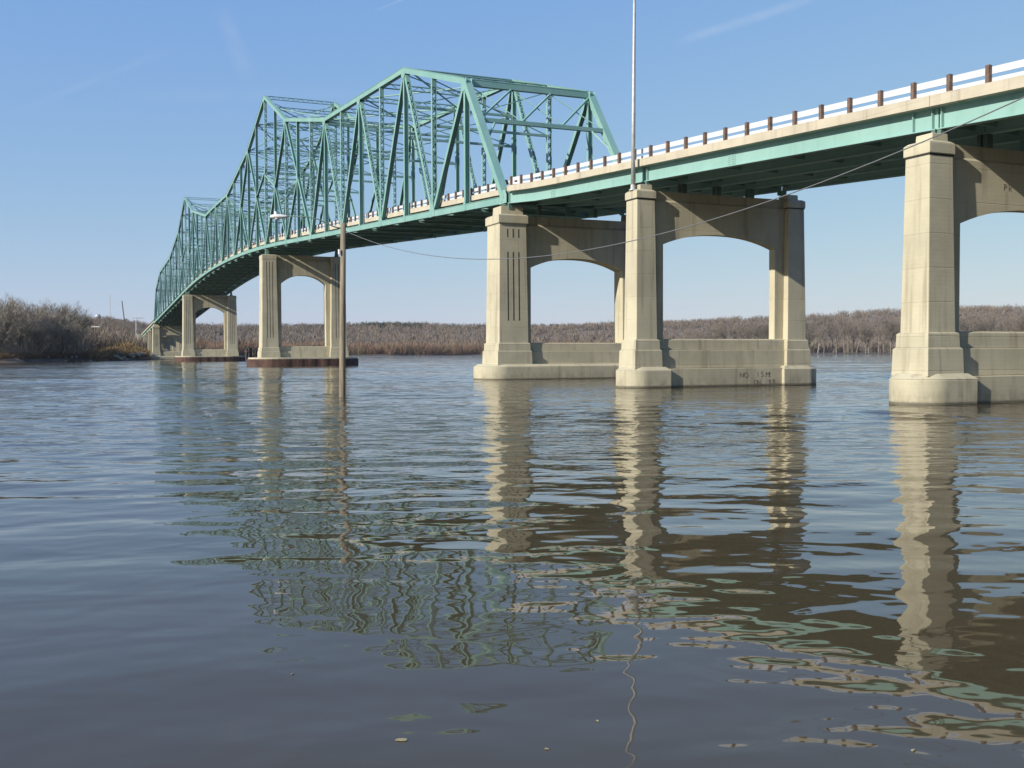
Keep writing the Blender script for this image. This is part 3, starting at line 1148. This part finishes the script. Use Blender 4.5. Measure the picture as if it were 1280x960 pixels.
# floor: cross beams under the deck, stringers, bottom laterals
for i in range(39):
    z = zc(i * PN)
    m = MB()
    y = i * PN
    m.box(T0, T1, y - .16, y + .16, z - .02, z + .03)
    m.box(T0, T1, y - .012, y + .012, z + .03, z + .66)
    m.box(T0, T1, y - .16, y + .16, z + .66, z + .70)
    m.build('floor_beam', TEAL, TR)
for t in (1.35, 2.99, 4.63, 6.27, 7.91, 9.55):
    m = MB(); m.sweep(path(t, 0, 0.2, 38 * PN - .2), [(-.11, .30), (.11, .30), (.11, .81), (-.11, .81)]); m.build('stringer', TEAL, TR, fix=True)
for i in range(38):
    cross('bottom_lateral', i, zc(i * PN) + .10, T0, i + 1, zc((i + 1) * PN) + .10, T1, .16, .08)
    cross('bottom_lateral', i, zc(i * PN) + .19, T1, i + 1, zc((i + 1) * PN) + .19, T0, .16, .08)
# small drain pipes and expansion end posts at the truss end
for (s, sg) in ((-.28, -1),):
    m = MB(); m.box(TN - .12, TN + .12, s - .06, s + .06, zc(0) - .2, zc(0) + 1.1); m.build('end_plate', BEAR, TR)

# ------------------------------------------------------------------ light pole on the pier
lp0 = B(-.74, S2, zc(S2) - .72)
lp = empty('light_pole', lp0, TH)
tag(lp, 'tall grey street light pole rising from the pier column beside the guardrail', 'light pole')
H = 23.35 - lp0.z
m = MB(); m.tube([(0, 0, .05), (.03, 0, 4.1), (.06, 0, H * .6), (.12, 0, H)], [.115, .100, .085, .062], 14); pole = m.build('pole', STEEL, lp, smooth=True)
m = MB(); m.tube([(0, 0, 0), (0, 0, .06)], .22, 12); m.tube([(0, 0, .06), (0, 0, .30)], .14, 12); m.build('base_plate', STEEL, pole)
m = MB(); m.tube([(.03, 0, 4.05), (.03, 0, 4.16)], .112, 14); m.build('collar', STEEL, pole)
m = MB(); m.tube([(.12, 0, H - .15), (.35, 0, H + .25), (.9, 0, H + .55), (2.1, 0, H + .75)], [.05, .045, .04, .035], 10); arm = m.build('arm', STEEL, lp, smooth=True)


def lamp_head(parent, p, dx, mat):
    """cobra-head street lamp: flattened housing with a lens below"""
    m = MB()
    ring = []
    prof = [(0, .05, .045), (.12, .085, .07), (.35, .15, .10), (.6, .165, .105), (.75, .12, .07), (.80, .03, .02)]
    n = 10
    for (x, w_, h_) in prof:
        ring += [(p[0] + dx * x, p[1] + w_ * cos(2 * pi * k / n), p[2] + h_ * sin(2 * pi * k / n)) for k in range(n)]
    fs = [(i * n + k, i * n + (k + 1) % n, (i + 1) * n + (k + 1) % n, (i + 1) * n + k) for i in range(len(prof) - 1) for k in range(n)]
    fs += [tuple(range(n)), tuple((len(prof) - 1) * n + k for k in range(n))]
    m.add(ring, fs)
    o = m.build('lamp_head', mat, parent, smooth=True, fix=True)
    m = MB(); m.tube([(p[0] + dx * .50, p[1], p[2] - .06), (p[0] + dx * .50, p[1], p[2] - .15)], [.13, .07], 10); m.build('lens', LAMPW, o, smooth=True)
    m = MB(); m.tube([(p[0] + dx * .55, p[1], p[2] + .09), (p[0] + dx * .55, p[1], p[2] + .22)], .055, 8); m.build('photocell', WHITE, o)
    return o


lamp_head(lp, (2.1, 0, H + .75), 1, LAMPW)

# ------------------------------------------------------------------ wooden pole in the water with lamp, and the sagging cable
up0 = Vector((-7.47, 45.74, 0))
pl = empty('utility_pole', up0)
tag(pl, 'weathered wooden pole standing in the water with a street lamp arm', 'utility pole')
m = MB(); m.tube([(-.04, 0, -2.5), (0, 0, 0), (.05, .02, 4), (.10, .03, 7.62)], [.155, .142, .13, .115], 14); wp = m.build('pole', TIMB, pl, smooth=True)
m = MB(); m.tube([(.05, 0, 7.38), (-.18, 0, 7.42), (-.45, 0, 7.52), (-1.0, 0, 7.79), (-1.45, 0, 7.89), (-2.35, 0, 7.93)], [.03, .03, .027, .025, .025, .025], 8); m.build('arm', BEAR, pl, smooth=True)
lamp_head(pl, (-2.30, 0, 7.91), -1, LAMPW)
m = MB(); m.tube([(-.06, -.13, 6.25), (-.06, -.13, 6.45)], .05, 8); m.build('insulator', WHITE, wp)
m = MB(); m.tube([(.24, .03, 7.25), (.05, .03, 7.25)], .03, 6); m.build('bracket', STEEL, wp)

up1 = Vector((10.15, 15.9, 0))
p2 = empty('utility_pole', up1)
tag(p2, 'wooden pole at the right holding the near end of the cable', 'utility pole')
m = MB(); m.tube([(0, 0, -2.5), (0, 0, 7.2)], [.16, .12], 14); m.build('pole', TIMB, p2, smooth=True)

A = up0 + Vector((.25, .03, 7.25)); Bq = Vector((9.97, 16.0, 6.8))
pts = []
for i in range(81):
    k = i / 80
    q = A.lerp(Bq, k); q.z -= 4 * 2.2 * k * (1 - k)
    pts.append(q)
m = MB(); m.tube(pts, .012, 6)
tag(m.build('cable', mat_plain('cable_sheath', (.13, .13, .13), .5, .1, 3.0), None, smooth=True), 'thin dark cable sagging from the wooden pole across the piers', 'cable')

# ------------------------------------------------------------------ mooring dolphins by the second far pier
for j, (px_, d_, hh) in enumerate(((311, 268, 3.6), (319, 274, 2.6))):
    x = (px_ - 640) / F * d_
    dl = empty('mooring_dolphin', (x, d_, 0))
    tag(dl, ('dark cluster of mooring piles, the taller one, beside the far pier', 'dark low cluster of mooring piles beside the far pier')[j], 'mooring piles', 'mooring piles')
    random.seed(4 + j)
    for k in range(7):
        a = k * 2 * pi / 6
        r = 0 if k == 6 else .75
        m = MB(); m.tube([(r * 1.2 * cos(a), r * 1.2 * sin(a), -2.3), (r * .8 * cos(a), r * .8 * sin(a), hh * random.uniform(.85, 1.05))], [.3, .26], 8); m.build('pile', DARK, dl)
    m = MB(); m.tube([(0, 0, hh * .6), (0, 0, hh * .72)], 1.0, 12); m.build('band', RUST, dl)


# ------------------------------------------------------------------ trees
def bare_tree(seed, H, spread, twigs, lean=0.0, low=.28, thick=1.0):
    """leafless tree: trunk with forking limbs (one mesh) and a crown of fine twigs (one mesh)"""
    rnd = random.Random(seed)
    tr, cr = MB(), MB()
    tips = []

    def grow(p, d, L, r, depth):
        n = 3
        pts, rad = [p], [r]
        q = p.copy(); dd = d.copy()
        for k in range(n):
            dd = (dd + Vector((rnd.uniform(-.16, .16), rnd.uniform(-.16, .16), rnd.uniform(-.02, .12)))).normalized()
            q = q + dd * (L / n)
            pts.append(q.copy()); rad.append(r * (1 - .45 * (k + 1) / n))
        tr.tube(pts, rad, 5 if depth < 1 else (4 if depth < 2 else 3), cap=False)
        tips.extend([(pts[k], dd.copy(), r) for k in (1, 2, 3)] if depth >= 1 else [(pts[-1], dd.copy(), r)])
        if depth < 3:
            nb = (5, 4, 3)[depth] if depth else 6
            for j in range(nb):
                k = 1.0 - (j / nb) * (.62 if depth == 0 else .6)
                idx = min(n - 1, int(k * n - 1e-6)); fr = k * n - idx
                base = pts[idx].lerp(pts[idx + 1], min(1, fr))
                ang = rnd.uniform(0, 2 * pi)
                out = Vector((cos(ang), sin(ang), 0))
                tilt = rnd.uniform(.35, .85) * spread if j else rnd.uniform(.05, .25)
                nd = (dd * cos(tilt) + out * sin(tilt)).normalized()
                nd.z = max(nd.z, .08); nd.normalize()
                grow(base, nd, L * rnd.uniform(.52, .75), rad[idx] * rnd.uniform(.5, .68), depth + 1)

    d0 = Vector((lean, rnd.uniform(-.05, .05), 1)).normalized()
    grow(Vector((0, 0, -.4)), d0, H * .52, H * .017 * thick, 0)
    for _ in range(twigs):
        p, d, r = tips[rnd.randrange(len(tips))]
        v = (d * .6 + Vector((rnd.gauss(0, .6), rnd.gauss(0, .6), rnd.gauss(.25, .45)))).normalized()
        L = rnd.uniform(.05, .13) * H
        w_ = rnd.uniform(.0016, .0034) * H
        base = p + Vector((rnd.gauss(0, .02), rnd.gauss(0, .02), rnd.gauss(0, .02))) * H
        sd = v.orthogonal().normalized()
        sd = (sd * cos(_) + v.cross(sd) * sin(_)) * w_
        tip = base + v * L + Vector((rnd.gauss(0, .12), rnd.gauss(0, .12), rnd.gauss(.05, .1))) * L
        mid = base + v * (L * .5)
        cr.add([base - sd, base + sd, mid + sd * .7, mid - sd * .7, tip], [(0, 1, 2, 3), (3, 2, 4)])
    return tr, cr


def tree_set(prefix, specs, bark, twig):
    out = []
    for sp in specs:
        tr, cr = bare_tree(*sp)
        hh_ = sorted(v_[2] for v_ in cr.v)[int(len(cr.v) * .985)]
        out.append((tr.mesh(prefix + '_trunk', bark, True), cr.mesh(prefix + '_crown', twig), hh_))
    return out


def place_tree(kind, meshes, x, y, rz, sc, label, group):
    o = empty(kind, (x, y, ground_z(x, y) - .1), rz)
    o.scale = (sc, sc, sc)
    tag(o, label, 'tree', group)
    link('trunk', meshes[0], o)
    link('crown', meshes[1], o)
    return o


R = random.Random(11)
left = tree_set('left', [(1, 14, 1.05, 1700, .06, .2), (2, 12, 1.2, 1700, -.12, .2), (3, 15, .95, 1700, 0, .2), (4, 10, 1.25, 1500, .2, .15), (5, 13, 1.1, 1700, -.05, .2)], BARK, TWIG_L)
right = tree_set('right', [(21, 26, .80, 750, .02, .3, 1.15), (22, 24, .85, 750, -.06, .3, 1.15), (23, 27, .7, 700, .05, .3, 1.2), (24, 22, .95, 800, .0, .3, 1.1), (25, 25, .75, 700, -.03, .3, 1.3), (26, 20, 1.0, 850, .08, .3, 1.0)], BARK, TWIG)

LEFT_TOP = [(-260, 377), (-60, 376), (0, 376), (25, 374), (45, 376), (62, 381), (85, 384), (105, 387), (115, 397), (128, 418), (150, 425)]
xq = -190.0
k = 0
while xq < 112:
    for row in range(3):
        xx = xq + R.uniform(-9, 9)
        if xx > 110: continue
        d_ = shore_d(az(xx)) + 7 + row * 11 + R.uniform(0, 8)
        a = radians(az(xx))
        x, y = d_ * sin(a), d_ * cos(a)
        hy = 442.5 - interp(LEFT_TOP, xx)
        want = (hy / F * y + 1.9) * (R.uniform(.84, 1.04) if row else R.uniform(.55, .95))
        mi = R.randrange(5)
        sc = want / left[mi][2] * .94
        place_tree('bare_tree', left[mi], x, y, R.uniform(0, 6.28), sc, 'leafless grey brown tree in the dense wood on the left bank', 'bare trees on the left bank')
    xq += 9.5
    k += 1

# tall leafless trees along the distant right shore
for px_ in range(872, 1420, 9):
    for row in range(2):
        xx = px_ + R.uniform(-5, 5)
        if row and R.random() < .45: continue
        edge = min(1, max(.0, (xx - 860) / 130))
        d_ = shore_d(az(xx)) + 6 + row * 16 + R.uniform(0, 8)
        a = radians(az(xx))
        x, y = d_ * sin(a), d_ * cos(a)
        mi = R.randrange(6)
        sc = 27.0 / right[mi][2] * R.uniform(.78, 1.06) * (.72 + .28 * edge)
        place_tree('bare_tree', right[mi], x, y, R.uniform(0, 6.28), sc, 'tall leafless tree at the water edge on the distant right shore', 'bare trees on the right shore')


def brush(name, pts, mat, hmin, hmax, per, seed, wfac=.02, spread=.45, label=None, cat='woods'):
    """mass of leafless growth: each plant a sheaf of rising stems and twigs"""
    rnd = random.Random(seed)
    mb = MB()
    V_, F_ = mb.v, mb.f
    for (x, y, z, sc) in pts:
        h = rnd.uniform(hmin, hmax) * sc
        for _ in range(per):
            rr = rnd.random() ** .5
            an = rnd.uniform(0, 6.283)
            k = rnd.uniform(.0, .8) if _ % 3 else 0
            bx, by = x + cos(an) * rr * spread * h * (.3 + .7 * k), y + sin(an) * rr * spread * h * (.3 + .7 * k)
            bz = z + k * h * (1 - .35 * rr)
            L = h * (rnd.uniform(.18, .34) if _ % 3 else rnd.uniform(.5, .95))
            lx, ly = cos(an) * rr * spread + rnd.gauss(0, .2), sin(an) * rr * spread + rnd.gauss(0, .2)
            w_ = h * wfac * rnd.uniform(.6, 1.4)
            b2 = rnd.uniform(0, 3.14)
            wx, wy = cos(b2) * w_, sin(b2) * w_
            n0 = len(V_)
            V_.extend([(bx - wx, by - wy, bz), (bx + wx, by + wy, bz), (bx + lx * L, by + ly * L, bz + L * rnd.uniform(.75, 1.0))])
            F_.append((n0, n0 + 1, n0 + 2))
    o = mb.build(name, mat)
    tag(o, label, cat, kind='stuff')
    return o


# willow thicket along the middle and far shore
pts = []
for _ in range(2600):
    xx = R.uniform(205, 1430)
    if xx > 960 and R.random() < min(1, (xx - 960) / 60): continue
    a = radians(az(xx))
    d_ = shore_d(az(xx)) + 3 + abs(R.gauss(0, 1)) * 30
    x, y = d_ * sin(a), d_ * cos(a)
    pts.append((x, y, ground_z(x, y) - .2, .72 + .28 * noise.noise(Vector((x * .02, y * .02, 0))) + (.0 if xx < 860 else -.12)))
brush('willow_thicket', pts, THICK, 11, 17, 46, 5, .012, .38, 'reddish brown leafless thicket lining the distant middle shore')

# wooded slopes behind
pts = []
while len(pts) < 6800:
    xx = R.uniform(200, 1480)
    a = radians(az(xx))
    d_ = R.uniform(800, 1640)
    if xx < 215: continue
    x, y = d_ * sin(a), d_ * cos(a)
    z = ground_z(x, y)
    if z < .8: continue
    pts.append((x, y, z - .3, .75 + .25 * noise.noise(Vector((x * .01, y * .01, 3)))))
brush('hillside_woods', pts, HILLW, 10, 15, 34, 6, .030, .5, 'bare brown woods covering the low hills beyond the river')

pts = []
while len(pts) < 2600:
    xx = R.uniform(60, 232)
    a = radians(az(xx))
    d_ = 385 + 1150 * R.random() ** 1.4
    x, y = d_ * sin(a), d_ * cos(a)
    z = ground_z(x, y)
    if z < .8: continue
    pts.append((x, y, z - .3, .6 + .25 * noise.noise(Vector((x * .01, y * .01, 3)))))
brush('slope_woods', pts, HILLW, 10, 15, 90, 7, .011, .5, 'bare grey brown woods on the slope behind the left bank')

# dark evergreens breaking the ridge line
pts = []
for (c, wd, n) in ((478, 22, 34), (515, 26, 46), (470, 60, 30), (600, 30, 18), (700, 60, 18), (150, 30, 40), (262, 26, 30), (390, 30, 22)):
    for _ in range(n):
        xx = R.gauss(c, wd * .5)
        d_ = R.uniform(1440, 1560); a = radians(az(xx))
        x, y = d_ * sin(a), d_ * cos(a)
        pts.append((x, y, ground_z(x, y), R.uniform(.8, 1.1)))
brush('ridge_evergreens', pts, EVERG, 7, 11, 60, 8, .045, .34, 'dark evergreen trees along the ridge behind the river')

# grassy mound with riprap beside the far abutment, low shrubs on the left bank
pts = []
for _ in range(900):
    xx = R.uniform(112, 184)
    a = radians(az(xx)); d_ = shore_d(az(xx)) + R.uniform(1, 40)
    x, y = d_ * sin(a), d_ * cos(a)
    hgt = math.exp(-((xx - 158) / 16) ** 2) * min(1, max(0, (d_ - shore_d(az(xx)) - 4) / 16))
    pts.append((x, y, ground_z(x, y) - .1 + hgt * 2.4, .6 + 1.1 * R.random()))
brush('bank_grass', pts, GRASS, 1.0, 2.2, 40, 9, .03, .6, 'tawny dry grass and brush on the left bank mound', 'grass')
pts = []
for _ in range(1500):
    xx = R.uniform(-190, 180)
    a = radians(az(xx)); d_ = shore_d(az(xx)) + 6 * noise.noise(Vector((shore_d(az(xx)) * sin(a) * .03, shore_d(az(xx)) * cos(a) * .03, 1.7))) + R.uniform(.2, 9)
    x, y = d_ * sin(a), d_ * cos(a)
    pts.append((x, y, ground_z(x, y) - .1, R.uniform(.5, 1.2)))
brush('bank_shrubs', pts, mat_woods('bank_brush', (.13, .075, .05), (.10, .075, .052), (.12, .10, .055), .08), .9, 2.2, 40, 10, .02, .7, 'low rusty brown brush along the foot of the left bank', 'brush')
pts = []
for _ in range(240):
    xx = R.uniform(-150, 104)
    a = radians(az(xx)); d_ = shore_d(az(xx)) + R.uniform(8, 48)
    x, y = d_ * sin(a), d_ * cos(a)
    pts.append((x, y, ground_z(x, y) - .1, R.uniform(.7, 1.1)))
brush('bank_understorey', pts, TWIG_L, 4, 8, 110, 12, .010, .5, 'tangled leafless undergrowth beneath the left bank trees', 'undergrowth')

# riprap: loose broken stone at the foot of the mound
rmesh = []
for k in range(4):
    rr = random.Random(60 + k)
    import bmesh
    bm = bmesh.new(); bmesh.ops.create_icosphere(bm, subdivisions=1, radius=1)
    for v_ in bm.verts:
        v_.co *= rr.uniform(.7, 1.15); v_.co.z *= .7
    me = bpy.data.meshes.new('rock'); bm.to_mesh(me); bm.free(); me.materials.append(ROCK); rmesh.append(me)
for k in range(110):
    xx = R.uniform(143, 186) if k < 85 else R.uniform(60, 150)
    a = radians(az(xx)); d_ = shore_d(az(xx)) + (R.uniform(-1, 9) if k < 85 else R.uniform(0, 4))
    x, y = d_ * sin(a), d_ * cos(a)
    o = link('rock', rmesh[k % 4], None, (x, y, max(0, ground_z(x, y)) + R.uniform(0, .3) + (R.uniform(0, 1.0) if k < 85 else 0)), R.uniform(0, 6))
    s_ = R.uniform(.35, .95) if k < 85 else R.uniform(.2, .45); o.scale = (s_ * 1.2, s_, s_)
    tag(o, 'pale broken riprap stone piled on the left bank near the far piers', 'rock', 'riprap stones on the left bank')

# ------------------------------------------------------------------ distant structures on the left
def far_pos(px_, d_):
    return Vector(((px_ - 640) / F * d_, d_, 0))


p = far_pos(123.5, 900); gz = ground_z(p.x, p.y)
wt = empty('water_tower', (p.x, p.y, gz)); tag(wt, 'silver water tower with round tank above the left bank trees', 'water tower')
zt_ = (442.3 - 392.5) / F * 900 + 1.9 - gz; zb_ = (442.3 - 409) / F * 900 + 1.9 - gz
tr_ = (zt_ - zb_) * .14
m = MB()
ring = []; n = 16
for j in range(9):
    ph = -pi / 2 + pi * j / 8
    ring += [(2.6 * cos(ph) * cos(2 * pi * k / n), 2.6 * cos(ph) * sin(2 * pi * k / n), zt_ - 2.4 + 2.4 * sin(ph)) for k in range(n)]
m.add(ring, [(j * n + k, j * n + (k + 1) % n, (j + 1) * n + (k + 1) % n, (j + 1) * n + k) for j in range(8) for k in range(n)])
m.build('tank', STEEL, wt, smooth=True)
for k in range(4):
    a = pi / 4 + k * pi / 2
    m = MB(); m.tube([(1.9 * cos(a), 1.9 * sin(a), 0), (1.6 * cos(a), 1.6 * sin(a), zt_ - 3.3)], .22, 6); m.build('leg', WHITE, wt)
m = MB(); m.tube([(0, 0, 0), (0, 0, zt_ - 4.2)], .5, 8); m.build('riser', WHITE, wt)

p = far_pos(139, 1550); gz = ground_z(p.x, p.y)
mt = empty('radio_mast', (p.x, p.y, gz)); tag(mt, 'thin radio mast rising above the left hill', 'mast')
Ht = (442.2 - 364) / F * 1550 + 1.9 - gz
for k in range(3):
    a = k * 2 * pi / 3
    m = MB(); m.tube([(.55 * cos(a), .55 * sin(a), 0), (.45 * cos(a), .45 * sin(a), Ht * .9)], .12, 4); m.build('leg', STEEL, mt)
m = MB()
nseg = 30
for j in range(nseg):
    for k in range(3):
        a0 = k * 2 * pi / 3; a1 = (k + 1) * 2 * pi / 3
        if j % 2: a0, a1 = a1, a0
        m.beam((.5 * cos(a0), .5 * sin(a0), Ht * .9 * j / nseg), (.5 * cos(a1), .5 * sin(a1), Ht * .9 * (j + 1) / nseg), .08, .08)
m.build('lattice', STEEL, mt)
m = MB(); m.tube([(0, 0, Ht * .88), (0, 0, Ht)], .16, 6); m.build('antenna', WHITE, mt)

p = far_pos(157, 900); gz = ground_z(p.x, p.y)
cr = empty('crane', (p.x, p.y, gz)); tag(cr, 'leaning crane boom standing above the left hill beside the mast', 'crane')
ztop_ = (442.2 - 376) / F * 900 + 1.9 - gz
m = MB()
top = Vector((-2.2, 0, ztop_)); bot = Vector((.8, 0, 2.0))
for (ox, oy) in ((-.45, -.45), (.45, -.45), (.45, .45), (-.45, .45)):
    m.beam(bot + Vector((ox, oy, 0)), top + Vector((ox * .4, oy * .4, 0)), .16, .16)
for j in range(24):
    a = bot.lerp(top, j / 24); b_ = bot.lerp(top, (j + 1) / 24)
    s_ = .45 if j % 2 else -.45
    m.beam(a + Vector((s_, -.4, 0)), b_ + Vector((-s_, -.4, 0)), .09, .09)
m.build('boom', DARK, cr)
m = MB(); m.box(-1.6, 2.4, -1.4, 1.4, .9, 3.1); m.box(.6, 2.2, -1.0, .6, 3.1, 4.2); m.build('cab', RUST, cr, bevel=.1)
m = MB(); m.box(-2.2, 2.4, -1.7, -1.0, -.2, .9); m.box(-2.2, 2.4, 1.0, 1.7, -.2, .9); m.build('track', DARK, cr, bevel=.2)

p = far_pos(171, 420); gz = ground_z(p.x, p.y)
up = empty('utility_pole', (p.x, p.y, gz)); tag(up, 'pale pole with crossarm on the left bank near the far abutment', 'utility pole')
hh = (442.2 - 396.5) / F * 420 + 1.9 - gz
m = MB(); m.tube([(0, 0, -.5), (0, 0, hh)], [.2, .13], 8); m.build('pole', LAMPW, up)
m = MB(); m.box(-1.4, 3.0, -.06, .06, hh - .5, hh - .3); m.build('crossarm', TIMB, up)
m = MB(); m.tube([(-.1, -.2, hh * .55), (-.1, -.2, hh * .62)], .2, 8); m.build('transformer', STEEL, up)

p = far_pos(122, 330); gz = ground_z(p.x, p.y)
sgn = empty('channel_marker', (p.x, p.y, gz)); tag(sgn, 'dark post with a white topped platform beside the left bank wood', 'marker post')
hh = (442.3 - 409) / F * 330 + 1.9 - gz
for dx in (-.3, .3):
    m = MB(); m.tube([(dx - .5, 0, -.5), (dx - .8, 0, hh)], .10, 6); m.build('post', DARK, sgn)
m = MB(); m.box(-1.7, 1.1, -.5, .5, hh, hh + .32); m.build('platform', STEEL, sgn)

# ------------------------------------------------------------------ a few dead leaves afloat near the bank
LEAF = mat_plain('dead_leaf', (.26, .23, .13), .8, .3, 20.0)
for k, (px_, py_, sz, where) in enumerate(((500, 925, .020, 'left of centre in the dark foreground'), (364, 842, .008, 'below the truss reflection'), (682, 937, .008, 'beside the light pole reflection'),
                                           (1140, 940, .010, 'lower right corner of the water'), (745, 902, .007, 'left of the light pole reflection'))):
    d_ = CAM_H / tan(PITCH + atan((py_ - CY) / F))
    x_ = (px_ - CX) / F * sqrt(d_ * d_ + CAM_H ** 2) * cos(atan((py_ - CY) / F))
    m = MB()
    n = 9
    ring = [(sz * 1.6 * cos(2 * pi * j / n), sz * .8 * sin(2 * pi * j / n) * (1 + .3 * cos(2 * pi * j / n)), .002 + .002 * abs(sin(2 * pi * j / n))) for j in range(n)]
    m.add(ring + [(x, y, z - .003) for x, y, z in ring] + [(0, 0, .003)], [(j, (j + 1) % n, 2 * n) for j in range(n)] + [tuple(range(2 * n - 1, n - 1, -1))] + [(n + j, n + (j + 1) % n, (j + 1) % n, j) for j in range(n)])
    o = m.build('floating_leaf', LEAF)
    o.location = (x_, d_, .002); o.rotation_euler = (0, 0, k * 1.3)
    tag(o, 'small dead leaf afloat, ' + where, 'leaf', 'leaves afloat')

# ------------------------------------------------------------------ thin winter haze over the valley
m = MB(); m.box(-3100, 3100, -3100, 3100, -4.5, 130)
hz = m.build('haze', bpy.data.materials.new('haze_air'))
hm = hz.data.materials[0]
hm.use_nodes = True
hm.node_tree.nodes.clear()
ho = hm.node_tree.nodes.new('ShaderNodeOutputMaterial')
hv = hm.node_tree.nodes.new('ShaderNodeVolumePrincipled')
hv.inputs['Color'].default_value = (.88, .89, .92, 1)
hv.inputs['Density'].default_value = .00006
hv.inputs['Anisotropy'].default_value = .2
hm.node_tree.links.new(hv.outputs[0], ho.inputs['Volume'])
tag(hz, 'thin pale haze hanging over the river valley', 'haze', kind='stuff')
